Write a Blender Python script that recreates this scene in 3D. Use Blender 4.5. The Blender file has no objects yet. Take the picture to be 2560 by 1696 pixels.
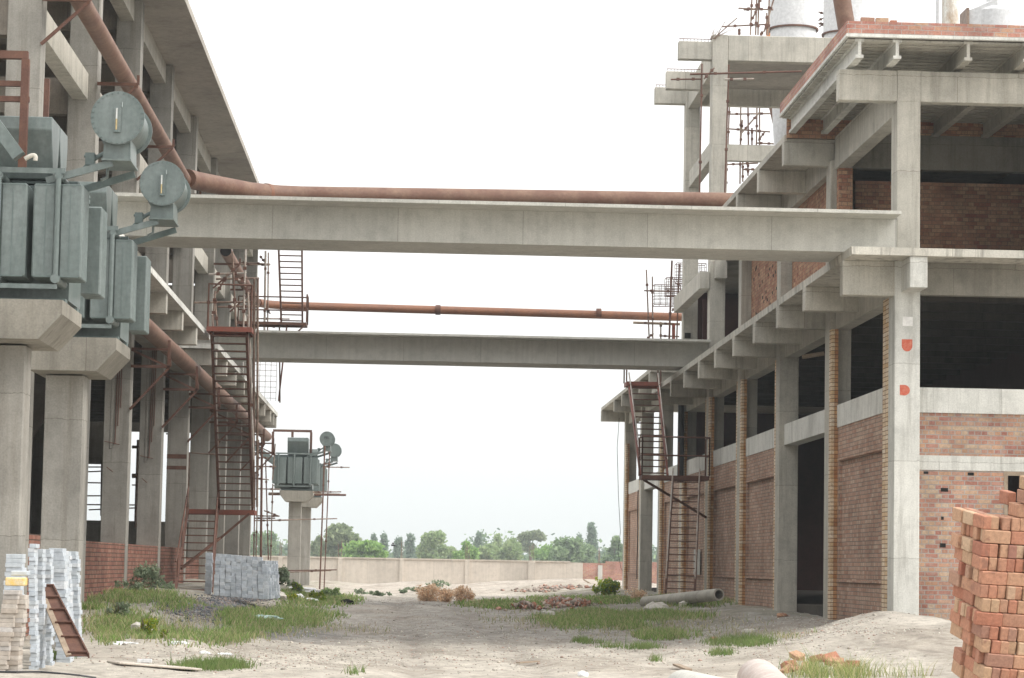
import bpy, math, random
import numpy as np
from mathutils import Vector, Matrix, noise as mn
rnd = random.Random(7); npr = np.random.default_rng(7)
SC = bpy.context.scene; COL = SC.collection
# ---------------------------------------------------------------- camera, sky, sun, exposure
CAMH = 1.5; F = 6500.0; CX, CY = 1280.0, 848.0
yaw = math.radians(2.19); pit = math.radians(5.0); roll = 0.018
fd = Vector((math.sin(yaw)*math.cos(pit), math.cos(yaw)*math.cos(pit), math.sin(pit)))
u0 = Vector((math.cos(yaw), -math.sin(yaw), 0)); v0 = u0.cross(fd)
cu = u0*math.cos(roll) + v0*math.sin(roll); cv = cu.cross(fd)
C0 = Vector((0, 0, CAMH))
cam = bpy.data.cameras.new("camera"); camo = bpy.data.objects.new("camera", cam); COL.objects.link(camo)
camo.matrix_world = Matrix(((cu.x, cv.x, -fd.x, 0), (cu.y, cv.y, -fd.y, 0), (cu.z, cv.z, -fd.z, CAMH), (0, 0, 0, 1)))
cam.sensor_width = 36; cam.lens = F/2560*36; cam.clip_start = 0.5; cam.clip_end = 9000
SC.camera = camo
SUN_EL, SUN_AZ = 48, 107          # azimuth measured clockwise from +Y towards +X
w = bpy.data.worlds.new("World"); SC.world = w; w.use_nodes = True
nt = w.node_tree; bg = nt.nodes["Background"]
sk = nt.nodes.new("ShaderNodeTexSky"); sk.sky_type = 'NISHITA'; sk.sun_disc = False
sk.sun_elevation = math.radians(SUN_EL); sk.sun_rotation = math.radians(SUN_AZ)
sk.air_density = 1.0; sk.dust_density = 6.0; sk.ozone_density = 1.0
hs = nt.nodes.new("ShaderNodeHueSaturation"); hs.inputs['Saturation'].default_value = 0.22
mx = nt.nodes.new("ShaderNodeMixRGB"); mx.inputs[0].default_value = 0.62; mx.inputs[2].default_value = (12.9, 12.75, 12.6, 1)
nt.links.new(sk.outputs[0], hs.inputs['Color']); nt.links.new(hs.outputs[0], mx.inputs[1]); tcw = nt.nodes.new("ShaderNodeTexCoord"); spw = nt.nodes.new("ShaderNodeSeparateXYZ"); rw = nt.nodes.new("ShaderNodeValToRGB"); mw = nt.nodes.new("ShaderNodeMixRGB"); mw.blend_type = 'MULTIPLY'; mw.inputs[0].default_value = 1
nt.links.new(tcw.outputs['Generated'], spw.inputs[0]); nt.links.new(spw.outputs[2], rw.inputs[0]); e_ = rw.color_ramp.elements
e_[0].position, e_[0].color = 0, (.56, .59, .59, 1); e_[1].position, e_[1].color = 1, (1, 1, 1, 1)
for p_, c_ in ((.045, (.64, .66, .66, 1)), (.10, (.72, .73, .73, 1)), (.22, (.80, .80, .80, 1)), (.5, (.95, .95, .95, 1))): q_ = e_.new(p_); q_.color = c_
nt.links.new(mx.outputs[0], mw.inputs[1]); nt.links.new(rw.outputs[0], mw.inputs[2]); nt.links.new(mw.outputs[0], bg.inputs[0])
bg.inputs[1].default_value = 0.145
sl = bpy.data.lights.new("sun", 'SUN'); sl.energy = 1.5; sl.angle = math.radians(22); sl.color = (1.0, 0.95, 0.88)
so = bpy.data.objects.new("sun", sl); COL.objects.link(so); so.location = (20, 40, 60)
sd = Vector((math.sin(math.radians(SUN_AZ))*math.cos(math.radians(SUN_EL)), math.cos(math.radians(SUN_AZ))*math.cos(math.radians(SUN_EL)), math.sin(math.radians(SUN_EL))))
so.rotation_euler = sd.to_track_quat('Z', 'Y').to_euler()
SC.view_settings.view_transform = 'Standard'; SC.view_settings.look = 'None'; SC.view_settings.gamma = 1
SC.view_settings.exposure = 0.5
SC.render.engine = 'CYCLES'
# ---------------------------------------------------------------- measuring helpers: a photo pixel meets a known plane
def ray(px, py): return fd + cu*((px-CX)/F) - cv*((py-CY)/F)
def WY(px, py, Y): q = ray(px, py); return C0 + q*(Y/q.y)
def WX(px, py, X): q = ray(px, py); return C0 + q*(X/q.x)
def ss(a, b, x):
    t = min(1, max(0, (x-a)/(b-a))); return t*t*(3-2*t)
TRK = (-.1, 1.7)
MOUNDS = [(-3.4, 50.5, 1.5, 2.6, .22), (-2.6, 62, 1.6, 5, .2), (8.6, 47.0, 1.3, 2.2, .30), (8.2, 43.5, 2.6, 3.5, .30), (4.4, 25.2, 1.0, 1.6, .42), (11, 44, 3, 3.5, .3),
          (-1.0, 150, 7, 14, .16), (5, 160, 4, 8, .34), (-4, 170, 6, 7, .14), (10, 150, 6, 12, .5), (1.0, 172, 3, 5, .36), (6.6, 128, 3, 8, .35),
          (5.0, 60, 1.2, 3.0, .15), (-3.6, 41.5, 1.1, 1.3, .2), (-2.6, 46, 1.2, 2, .16)]
def gh(x, y):
    h = .22*ss(42, 75, y)*(1-ss(110, 175, y))
    h += ss(-2.3, -5.2, x)*(.12*ss(20, 30, y) + .58*ss(40, 54, y))*(1-.75*ss(84, 112, y))
    h += ss(4.0, 8.8, x)*(.38*ss(36, 50, y))*(1-.3*ss(112, 150, y))
    for mx_, my, rx, ry, a in MOUNDS:
        d = ((x-mx_)/rx)**2 + ((y-my)/ry)**2
        if d < 6: h += a*math.exp(-d*1.3)
    if 15 < y < 130 and -1.5 < x < 3:
        for tx in TRK: h -= .045*math.exp(-((x-tx-.25*math.sin(y*.05))/.22)**2)
    if 15 < y < 200 and abs(x) < 30:
        h += .10*(mn.noise(Vector((x*.45, y*.22, 0)))) + .035*mn.noise(Vector((x*1.7, y*.9, 3))) + .015*mn.noise(Vector((x*5, y*3, 7)))
    return h
def G(px, py, y0=24, y1=184):
    q = ray(px, py); q = q/q.y; y = y0; sl_ = max(.004, -q.z)
    for _ in range(60):
        p = C0 + q*y; d = p.z-gh(p.x, p.y)
        if d <= .004: return p
        y += max(.06, .55*d/(sl_+.02))
        if y > y1: break
    return C0 + q*y1
# ---------------------------------------------------------------- materials
def newmat(name):
    m = bpy.data.materials.new(name); m.use_nodes = True
    n = m.node_tree.nodes; return m, n, m.node_tree.links, n["Principled BSDF"]
def N(n, t, **k):
    o = n.new(t)
    for a, b in k.items(): setattr(o, a, b)
    return o
def ramp(n, stops, interp='LINEAR'):
    r = n.new("ShaderNodeValToRGB"); r.color_ramp.interpolation = interp; e = r.color_ramp.elements
    e[0].position, e[0].color = stops[0][0], (*stops[0][1], 1); e[1].position, e[1].color = stops[-1][0], (*stops[-1][1], 1)
    for p, c in stops[1:-1]:
        x = e.new(p); x.color = (*c, 1)
    return r
def noisetex(n, l, vec, scale, detail=4, rough=.6, sc=(1, 1, 1)):
    mp = N(n, "ShaderNodeMapping"); mp.inputs['Scale'].default_value = sc; l.new(vec, mp.inputs[0])
    t = N(n, "ShaderNodeTexNoise"); t.inputs['Scale'].default_value = scale; t.inputs['Detail'].default_value = detail; t.inputs['Roughness'].default_value = rough
    l.new(mp.outputs[0], t.inputs[0]); return t.outputs[0]
def mixc(n, l, fac, a, b, mode='MIX'):
    m = N(n, "ShaderNodeMixRGB", blend_type=mode)
    for i, v in ((0, fac), (1, a), (2, b)):
        if isinstance(v, (int, float)): m.inputs[i].default_value = v
        elif isinstance(v, tuple): m.inputs[i].default_value = (*v, 1)
        else: l.new(v, m.inputs[i])
    return m.outputs[0]
def bump(n, l, b, h, strength=.4, dist=.02):
    bp = N(n, "ShaderNodeBump"); bp.inputs['Strength'].default_value = strength; bp.inputs['Distance'].default_value = dist
    l.new(h, bp.inputs['Height']); l.new(bp.outputs[0], b.inputs['Normal'])
def pos(n): return N(n, "ShaderNodeNewGeometry").outputs['Position']
def concrete(name, c, stain=(.2, .19, .17), streak=.5, patch=.35, board=0.0, spec=.2):
    m, n, l, b = newmat(name); P = pos(n)
    big = noisetex(n, l, P, .55, 5, .65); med = noisetex(n, l, P, 3.2, 6, .7); fine = noisetex(n, l, P, 38, 3, .6)
    st = noisetex(n, l, P, 1.0, 5, .75, (4.5, 4.5, .32))
    r1 = ramp(n, [(.3, tuple(x*(1-patch) for x in c)), (.5, c), (.72, tuple(min(1, x*(1+patch*.45)) for x in c))]); l.new(big, r1.inputs[0])
    r2 = ramp(n, [(.28, (.83,)*3), (.5, (1,)*3), (.75, (1.06,)*3)]); l.new(med, r2.inputs[0])
    col = mixc(n, l, 1.0, r1.outputs[0], r2.outputs[0], 'MULTIPLY')
    r3 = ramp(n, [(.50, (0,)*3), (.66, (1,)*3)]); l.new(st, r3.inputs[0])
    fm = N(n, "ShaderNodeMath", operation='MULTIPLY'); fm.inputs[1].default_value = streak; l.new(r3.outputs[0], fm.inputs[0])
    col = mixc(n, l, fm.outputs[0], col, stain)
    if board:
        wv = N(n, "ShaderNodeTexWave", wave_type='BANDS', bands_direction='Y'); wv.inputs['Scale'].default_value = board; wv.inputs['Distortion'].default_value = .6; wv.inputs['Detail'].default_value = 2
        l.new(P, wv.inputs[0]); r4 = ramp(n, [(0, (.55,)*3), (.12, (1,)*3)]); l.new(wv.outputs[1], r4.inputs[0])
        col = mixc(n, l, .6, col, r4.outputs[0], 'MULTIPLY')
    sp = N(n, "ShaderNodeSeparateXYZ"); l.new(P, sp.inputs[0]); ad = N(n, "ShaderNodeMath", operation='ADD'); l.new(sp.outputs[0], ad.inputs[0]); l.new(sp.outputs[1], ad.inputs[1])
    wz = N(n, "ShaderNodeMath", operation='MULTIPLY_ADD'); wz.inputs[1].default_value = .10; l.new(med, wz.inputs[0]); l.new(sp.outputs[2], wz.inputs[2]); cb = N(n, "ShaderNodeCombineXYZ"); l.new(ad.outputs[0], cb.inputs[0]); l.new(wz.outputs[0], cb.inputs[1])
    bt = N(n, "ShaderNodeTexBrick"); bt.inputs['Scale'].default_value = 1; bt.inputs['Brick Width'].default_value = 2.35; bt.inputs['Row Height'].default_value = 1.83; bt.inputs['Mortar Size'].default_value = .008; bt.inputs['Mortar Smooth'].default_value = .6
    bt.inputs['Color1'].default_value = (.86, .86, .85, 1); bt.inputs['Color2'].default_value = (1.07, 1.06, 1.04, 1); bt.inputs['Mortar'].default_value = (.5, .48, .45, 1); l.new(cb.outputs[0], bt.inputs[0])
    col = mixc(n, l, .75, col, bt.outputs[0], 'MULTIPLY')
    wv2 = noisetex(n, l, P, 1.0, 2, .5, (9, 9, .25)); r7 = ramp(n, [(.35, (.93,)*3), (.6, (1.03,)*3)]); l.new(wv2, r7.inputs[0]); col = mixc(n, l, .8, col, r7.outputs[0], 'MULTIPLY')
    r5 = ramp(n, [(.3, (.86,)*3), (.7, (1.08,)*3)]); l.new(fine, r5.inputs[0]); col = mixc(n, l, 1, col, r5.outputs[0], 'MULTIPLY')
    l.new(col, b.inputs['Base Color']); b.inputs['Roughness'].default_value = .88; b.inputs['Specular IOR Level'].default_value = spec
    bump(n, l, b, med, .35, .02); return m
def brick(name, cols, mortar, w=.25, h=.0862, mort=.012, squash=True, grime=.35, off=.5):
    m, n, l, b = newmat(name); P = pos(n)
    sp = N(n, "ShaderNodeSeparateXYZ"); l.new(P, sp.inputs[0])
    ad = N(n, "ShaderNodeMath", operation='ADD'); l.new(sp.outputs[0], ad.inputs[0]); l.new(sp.outputs[1], ad.inputs[1])
    wob = noisetex(n, l, P, 2.5, 2); wm = N(n, "ShaderNodeMath", operation='MULTIPLY_ADD'); wm.inputs[1].default_value = .018; l.new(wob, wm.inputs[0]); l.new(sp.outputs[2], wm.inputs[2])
    cb = N(n, "ShaderNodeCombineXYZ"); l.new(ad.outputs[0], cb.inputs[0]); l.new(wm.outputs[0], cb.inputs[1])
    bt = N(n, "ShaderNodeTexBrick"); bt.inputs['Scale'].default_value = 1; bt.inputs['Brick Width'].default_value = w; bt.inputs['Row Height'].default_value = h
    bt.inputs['Mortar Size'].default_value = mort/2; bt.inputs['Mortar Smooth'].default_value = .25; bt.inputs['Bias'].default_value = 0
    bt.inputs['Color1'].default_value = (0, 0, 0, 1); bt.inputs['Color2'].default_value = (1, 1, 1, 1); bt.inputs['Mortar'].default_value = (.5, .5, .5, 1)
    bt.offset = off
    if squash: bt.squash = .5; bt.squash_frequency = 2
    l.new(cb.outputs[0], bt.inputs[0])
    k = len(cols); r = ramp(n, [(i/(k-1), c) for i, c in enumerate(cols)]); l.new(bt.outputs[0], r.inputs[0])
    nz = noisetex(n, l, P, 26, 4, .7); r2 = ramp(n, [(.3, (.72,)*3), (.7, (1.16,)*3)]); l.new(nz, r2.inputs[0])
    col = mixc(n, l, 1, r.outputs[0], r2.outputs[0], 'MULTIPLY')
    sm = noisetex(n, l, P, 7, 5, .75); r6 = ramp(n, [(.5, (0,)*3), (.72, (.55,)*3)]); l.new(sm, r6.inputs[0])
    fa = N(n, "ShaderNodeMath", operation='MAXIMUM'); l.new(bt.outputs[1], fa.inputs[0]); l.new(r6.outputs[0], fa.inputs[1])
    col = mixc(n, l, fa.outputs[0], col, mortar)
    big = noisetex(n, l, P, .8, 5, .7); r3 = ramp(n, [(.35, (1-grime,)*3), (.6, (1.05,)*3)]); l.new(big, r3.inputs[0])
    col = mixc(n, l, 1, col, r3.outputs[0], 'MULTIPLY')
    l.new(col, b.inputs['Base Color']); b.inputs['Roughness'].default_value = .92; b.inputs['Specular IOR Level'].default_value = .15
    iv = N(n, "ShaderNodeMath", operation='SUBTRACT'); iv.inputs[0].default_value = 1; l.new(bt.outputs[1], iv.inputs[1])
    ad2 = N(n, "ShaderNodeMath", operation='MULTIPLY_ADD'); ad2.inputs[1].default_value = .4; l.new(nz, ad2.inputs[0]); l.new(iv.outputs[0], ad2.inputs[2])
    bump(n, l, b, ad2.outputs[0], .8, .012); return m
def paint(name, c, c2=None, amt=.5, rough=.5, metal=0, scale=3, bumpy=.15, spec=.4, sz=(1, 1, 1)):
    m, n, l, b = newmat(name); P = pos(n); c2 = c2 or tuple(x*.6 for x in c)
    a = noisetex(n, l, P, scale, 6, .72, sz); r = ramp(n, [(.42, (0,)*3), (.68, (amt,)*3)]); l.new(a, r.inputs[0])
    col = mixc(n, l, r.outputs[0], c, c2)
    f = noisetex(n, l, P, scale*9, 3, .6); r2 = ramp(n, [(.3, (.85,)*3), (.7, (1.1,)*3)]); l.new(f, r2.inputs[0]); col = mixc(n, l, 1, col, r2.outputs[0], 'MULTIPLY')
    l.new(col, b.inputs['Base Color']); b.inputs['Roughness'].default_value = rough; b.inputs['Metallic'].default_value = metal; b.inputs['Specular IOR Level'].default_value = spec
    bump(n, l, b, a, bumpy, .01); return m
def randcol(name, cols, rough=.9, nscale=30, amp=.25, patch=None):
    m, n, l, b = newmat(name); oi = N(n, "ShaderNodeObjectInfo"); k = len(cols)
    r = ramp(n, [(i/(k-1), c) for i, c in enumerate(cols)]); l.new(oi.outputs['Random'], r.inputs[0]); P = pos(n)
    z = noisetex(n, l, P, nscale, 5, .7); r2 = ramp(n, [(.3, (1-amp,)*3), (.7, (1+amp*.6,)*3)]); l.new(z, r2.inputs[0])
    col = mixc(n, l, 1, r.outputs[0], r2.outputs[0], 'MULTIPLY')
    if patch:
        z2 = noisetex(n, l, P, 9, 3, .6); r3 = ramp(n, [(.6, (0,)*3), (.7, (.75,)*3)]); l.new(z2, r3.inputs[0]); col = mixc(n, l, r3.outputs[0], col, patch)
    l.new(col, b.inputs['Base Color']); b.inputs['Roughness'].default_value = rough; b.inputs['Specular IOR Level'].default_value = .15
    bump(n, l, b, z, .5, .006); return m
def vcol(name, rough=.95, trans=0, nscale=0):
    m, n, l, b = newmat(name); a = N(n, "ShaderNodeAttribute", attribute_name="Col"); col = a.outputs[0]
    if nscale:
        P = pos(n); z = noisetex(n, l, P, nscale, 6, .75); r = ramp(n, [(.3, (.62,)*3), (.5, (1,)*3), (.72, (1.22,)*3)]); l.new(z, r.inputs[0]); col = mixc(n, l, 1, col, r.outputs[0], 'MULTIPLY')
        z3 = noisetex(n, l, P, 1.3, 6, .7, (1, .45, 1)); r3 = ramp(n, [(.36, (.74, .73, .72)), (.6, (1.06,)*3)]); l.new(z3, r3.inputs[0]); col = mixc(n, l, 1, col, r3.outputs[0], 'MULTIPLY')
        z2 = noisetex(n, l, P, 14, 5, .8); s = N(n, "ShaderNodeMath", operation='ADD'); l.new(z, s.inputs[0]); l.new(z2, s.inputs[1]); bump(n, l, b, s.outputs[0], .9, .05)
    l.new(col, b.inputs['Base Color']); b.inputs['Roughness'].default_value = rough; b.inputs['Specular IOR Level'].default_value = .1
    if trans:
        out = n["Material Output"]; tr = N(n, "ShaderNodeBsdfTranslucent"); ms = N(n, "ShaderNodeMixShader"); ms.inputs[0].default_value = trans
        l.new(col, tr.inputs[0]); l.new(b.outputs[0], ms.inputs[1]); l.new(tr.outputs[0], ms.inputs[2]); l.new(ms.outputs[0], out.inputs[0])
    return m
M = {}
M['conc'] = concrete('weathered_concrete', (.50, .48, .425), (.24, .225, .19), .45, .22)
M['concB'] = concrete('bridge_concrete', (.53, .525, .485), (.38, .37, .34), .25, .10)
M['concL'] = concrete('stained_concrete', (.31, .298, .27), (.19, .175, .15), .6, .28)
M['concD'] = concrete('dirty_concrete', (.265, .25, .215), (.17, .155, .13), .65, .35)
M['white'] = concrete('pale_concrete', (.66, .66, .62), (.30, .29, .26), .5, .16)
M['slab'] = concrete('streaked_slab_edge', (.56, .54, .48), (.17, .16, .14), .75, .2)
M['int'] = concrete('sooty_interior_concrete', (.07, .06, .05), (.035, .03, .028), .5, .3)  # hall interior shade put into the colour as a very dark base
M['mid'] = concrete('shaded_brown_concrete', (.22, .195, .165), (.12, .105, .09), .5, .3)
M['soffit'] = concrete('board_marked_concrete', (.44, .41, .37), (.22, .2, .17), .3, .2, 3.3)
M['plaster'] = concrete('wall_plaster', (.56, .505, .44), (.40, .36, .31), .25, .12)
M['brick'] = brick('red_brick_masonry', [(.36, .16, .12), (.44, .23, .17), (.48, .28, .18), (.54, .40, .28), (.40, .19, .15)], (.38, .35, .32), mort=.02)
M['brickS'] = brick('dusty_brick_masonry', [(.43, .24, .17), (.50, .32, .235), (.56, .41, .31), (.46, .27, .20)], (.23, .19, .16), mort=.02, grime=.25)
M['brickL'] = brick('damp_brick_masonry', [(.24, .095, .07), (.30, .135, .10), (.34, .19, .14), (.27, .11, .08)], (.10, .075, .06), mort=.02, grime=.4)  # darker red tones and mortar than the other masonry
M['brickR'] = brick('raw_brick_masonry', [(.36, .17, .11), (.46, .25, .16), (.54, .34, .21), (.32, .13, .09)], (.20, .15, .12), h=.086)
M['brickP'] = brick('parapet_brick', [(.42, .19, .15), (.50, .26, .20), (.46, .22, .17), (.55, .34, .22)], (.45, .43, .40), squash=False)
M['brickT'] = brick('cream_header_brick', [(.74, .58, .38), (.78, .66, .50), (.66, .46, .26), (.80, .70, .56)], (.22, .13, .08), w=.3, mort=.016, squash=False, grime=.1, off=0)
M['brickO'] = brick('orange_header_brick', [(.52, .27, .12), (.62, .38, .2), (.44, .2, .09), (.66, .46, .28)], (.16, .09, .06), w=.3, mort=.016, squash=False, grime=.15, off=0)
M['rust'] = paint('rusty_steel', (.105, .05, .036), (.17, .085, .055), .8, .75, 0, 5)
M['redox'] = paint('red_oxide_paint', (.25, .075, .05), (.16, .07, .05), .8, .6, 0, 4)
M['oldpipe'] = paint('old_pinkish_pipe', (.43, .35, .31), (.56, .52, .48), .8, .7, 0, 4)
M['pipe'] = paint('rust_red_pipe', (.15, .075, .05), (.225, .14, .095), .9, .62, 0, 1.6)
M['pipeO'] = paint('orange_rust_pipe', (.24, .105, .055), (.16, .08, .055), .8, .6, 0, 2)
M['pole'] = paint('scaffold_pole', (.16, .10, .075), (.34, .27, .21), .9, .6, 0, 3)
M['poleL'] = paint('pale_scaffold_pole', (.42, .39, .35), (.26, .17, .12), .9, .5, 0, 3)
M['grn'] = paint('grey_green_enamel', (.125, .155, .148), (.185, .215, .208), .9, .38, 0, 1.6, .03, sz=(2.2, 2.2, .45))
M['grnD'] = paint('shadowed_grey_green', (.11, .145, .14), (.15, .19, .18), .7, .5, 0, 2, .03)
M['silver'] = paint('aluminium_cladding', (.62, .63, .64), (.56, .57, .58), .4, .45, 0, 1.1, .04, sz=(3, 3, .5))
M['stack'] = paint('rust_streaked_white', (.68, .67, .62), (.35, .20, .08), .9, .6, 0, 3, sz=(1, 1, .35))
M['orange'] = paint('orange_paint', (.62, .22, .06), (.5, .2, .07), .5, .6)
M['black'] = paint('black_plastic', (.03, .032, .036), None, .5, .5)
M['dark'] = paint('dark_void', (.012, .011, .010), None, .4, .9)
M['tile'] = randcol('grey_paving_tile', [(.42, .46, .50), (.50, .54, .58), (.45, .49, .52), (.56, .58, .60)], .85, 12, .2)
M['tileB'] = randcol('dusty_paving_tile', [(.42, .37, .32), (.50, .46, .41), (.38, .33, .28), (.48, .46, .44)], .9, 12, .25)
M['block'] = randcol('grey_cement_block', [(.42, .46, .51), (.50, .54, .58), (.38, .42, .46), (.54, .57, .60)], .9, 14, .2)
M['yellow'] = paint('yellow_paint', (.72, .50, .16), (.6, .58, .5), .9, .8, 0, 8)
M['lbrick'] = randcol('loose_brick', [(.40, .175, .115), (.46, .235, .155), (.46, .31, .20), (.49, .29, .19), (.35, .145, .10), (.52, .37, .25), (.30, .14, .11)], .92, 34, .25, (.26, .14, .10))
M['plank'] = paint('old_timber', (.34, .27, .2), (.22, .16, .11), .8, .9, 0, 6)
M['bag'] = paint('white_plastic', (.75, .76, .77), (.55, .55, .54), .6, .5)
M['blue'] = paint('bluish_plastic', (.35, .55, .55), (.6, .55, .45), .7, .5)
M['stone'] = paint('pale_rubble_stone', (.55, .53, .48), (.40, .36, .31), .8, .95, 0, 7)
M['yel2'] = paint('yellow_board', (.42, .28, .09), (.3, .2, .08), .6, .7)
M['ground'] = vcol('sandy_ground', .97, 0, 4.5)
M['leaf'] = vcol('foliage', .8, .5); M['grass'] = vcol('grass_blades', .8, .5); M['grav'] = vcol('loose_stone', .95)
M['bark'] = paint('bark', (.16, .12, .09), None, .6, .9)
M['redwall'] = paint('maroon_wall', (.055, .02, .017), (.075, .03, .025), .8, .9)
M['paper'] = paint('pale_marker_paint', (.72, .71, .68), None, .2, .8)
M['redmark'] = paint('red_marker_paint', (.50, .10, .06), (.6, .3, .2), .6, .8, 0, 14)
M['glass'] = paint('sight_glass', (.55, .57, .55), None, .2, .3)
M['yelglass'] = paint('oil_level_yellow', (.42, .33, .17), None, .2, .4)
# ---------------------------------------------------------------- mesh building
class MB:
    def __init__(s): s.v = []; s.f = []; s.sm = []
    def add(s, vs, fs, smooth=False):
        b = len(s.v); s.v += [tuple(p) for p in vs]; s.f += [tuple(b+i for i in q) for q in fs]; s.sm += [smooth]*len(fs); return s
    def box(s, x0, x1, y0, y1, z0, z1):
        x0, x1 = min(x0, x1), max(x0, x1); y0, y1 = min(y0, y1), max(y0, y1); z0, z1 = min(z0, z1), max(z0, z1)
        return s.add([(x0, y0, z0), (x1, y0, z0), (x1, y1, z0), (x0, y1, z0), (x0, y0, z1), (x1, y0, z1), (x1, y1, z1), (x0, y1, z1)],
                     [(0, 3, 2, 1), (4, 5, 6, 7), (0, 1, 5, 4), (1, 2, 6, 5), (2, 3, 7, 6), (3, 0, 4, 7)])
    def beam(s, p, q, a, b=None, up=(0, 0, 1)):
        p, q = Vector(p), Vector(q); b = b or a; d = (q-p).normalized(); upv = Vector(up)
        if abs(d.dot(upv)) > .98: upv = Vector((0, 1, 0))
        r = d.cross(upv).normalized()*(a/2); t = r.cross(d).normalized()*(b/2)
        return s.add([p-r-t, p+r-t, p+r+t, p-r+t, q-r-t, q+r-t, q+r+t, q-r+t], [(0, 1, 2, 3), (7, 6, 5, 4), (0, 4, 5, 1), (1, 5, 6, 2), (2, 6, 7, 3), (3, 7, 4, 0)])
    def tube(s, path, r, n=10, caps=True, r2=None):
        pts = [Vector(p) for p in path]; k = len(pts); rings = []; prev = None
        for i, p in enumerate(pts):
            d = ((pts[min(i+1, k-1)]-p).normalized() + (p-pts[max(i-1, 0)]).normalized()); d.normalize()
            if prev is None:
                a = Vector((0, 0, 1)) if abs(d.z) < .9 else Vector((1, 0, 0)); u_ = d.cross(a).normalized()
            else: u_ = (prev - d*prev.dot(d)).normalized()
            prev = u_; v_ = d.cross(u_); rr = r if r2 is None else r+(r2-r)*i/(k-1)
            rings.append([p+(u_*math.cos(2*math.pi*j/n)+v_*math.sin(2*math.pi*j/n))*rr for j in range(n)])
        vs = [q for g in rings for q in g]; fs = [(i*n+j, i*n+(j+1) % n, (i+1)*n+(j+1) % n, (i+1)*n+j) for i in range(k-1) for j in range(n)]
        s.add(vs, fs, n > 6)
        if caps: s.add(rings[0], [tuple(reversed(range(n)))]); s.add(rings[-1], [tuple(range(n))])
        return s
    def lathe(s, c, prof, n=32, axis='Z'):
        vs = []
        for r, h in prof:
            for j in range(n):
                a = 2*math.pi*j/n; x, y = r*math.cos(a), r*math.sin(a)
                vs.append((c[0]+x, c[1]+y, c[2]+h) if axis == 'Z' else (c[0]+x, c[1]+h, c[2]+y))
        for i in range(len(prof)-1):
            s.add(vs[i*n:(i+2)*n], [((j), (j+1) % n, n+(j+1) % n, n+j) if axis == 'Z' else (j, n+j, n+(j+1) % n, (j+1) % n) for j in range(n)], True)
        return s
    def prism(s, pts, vec):
        k = len(pts); v = Vector(vec); a = [Vector(p) for p in pts]
        return s.add(a+[p+v for p in a], [tuple(reversed(range(k))), tuple(range(k, 2*k))]+[(i, (i+1) % k, k+(i+1) % k, k+i) for i in range(k)])
    def build(s, name, mat, parent=None, bev=0, rough=0, loc=None):
        co = np.array(s.v, dtype=float)
        if rough:
            co += npr.normal(0, rough, co.shape)
        mn_, mx_ = co.min(0), co.max(0); c = np.array(loc) if loc is not None else np.array([(mn_[0]+mx_[0])/2, (mn_[1]+mx_[1])/2, mn_[2] if parent is None else (mn_[2]+mx_[2])/2])
        me = bpy.data.meshes.new(name); me.from_pydata((co-c).tolist(), [], s.f); me.materials.append(mat if not isinstance(mat, str) else M[mat])
        me.polygons.foreach_set('use_smooth', s.sm); me.update()
        o = bpy.data.objects.new(name, me); COL.objects.link(o)
        if parent is not None: o.parent = parent; o.location = Vector(c)-wloc(parent)
        else: o.location = c
        if bev:
            bm = o.modifiers.new('bevel', 'BEVEL'); bm.width = bev; bm.segments = 1; bm.limit_method = 'ANGLE'
        return o
def wloc(o):
    p = Vector(o.location)
    while o.parent: o = o.parent; p += o.location
    return p
def tag(o, label=None, cat=None, group=None, kind=None):
    if label: o['label'] = label
    if cat: o['category'] = cat
    if group: o['group'] = group
    if kind: o['kind'] = kind
    return o
def thing(name, label, cat, loc, group=None):
    o = bpy.data.objects.new(name, None); COL.objects.link(o); o.location = loc; o.empty_display_size = .3
    return tag(o, label, cat, group)
def dup(o, loc=None, label=None, group=None, parent=None):
    c = o.copy(); COL.objects.link(c); c.parent = parent
    if loc is not None: c.location = loc
    if label: c['label'] = label
    if group: c['group'] = group
    for ch in list(o.children): dup(ch, parent=c)
    return c
def colmesh(name, V, Fc, cols, mat, smooth=False, loc=(0, 0, 0), parent=None):
    """V (n,3), Fc (m,3|4), cols per vertex (n,3)"""
    me = bpy.data.meshes.new(name); V = np.asarray(V, float)-np.array(loc); Fc = np.asarray(Fc); k = Fc.shape[1]
    me.vertices.add(len(V)); me.vertices.foreach_set('co', V.ravel())
    me.loops.add(Fc.size); me.loops.foreach_set('vertex_index', Fc.ravel().astype(np.int32))
    me.polygons.add(len(Fc)); me.polygons.foreach_set('loop_start', np.arange(0, Fc.size, k, dtype=np.int32)); me.polygons.foreach_set('loop_total', np.full(len(Fc), k, dtype=np.int32))
    me.update(calc_edges=True); me.validate()
    a = me.color_attributes.new('Col', 'FLOAT_COLOR', 'POINT'); a.data.foreach_set('color', np.hstack([cols, np.ones((len(V), 1))]).ravel())
    me.materials.append(M[mat])
    if smooth: me.polygons.foreach_set('use_smooth', [True]*len(Fc))
    o = bpy.data.objects.new(name, me); COL.objects.link(o); o.location = loc
    if parent is not None: o.parent = parent; o.location = Vector(loc)-wloc(parent)
    return o
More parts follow.
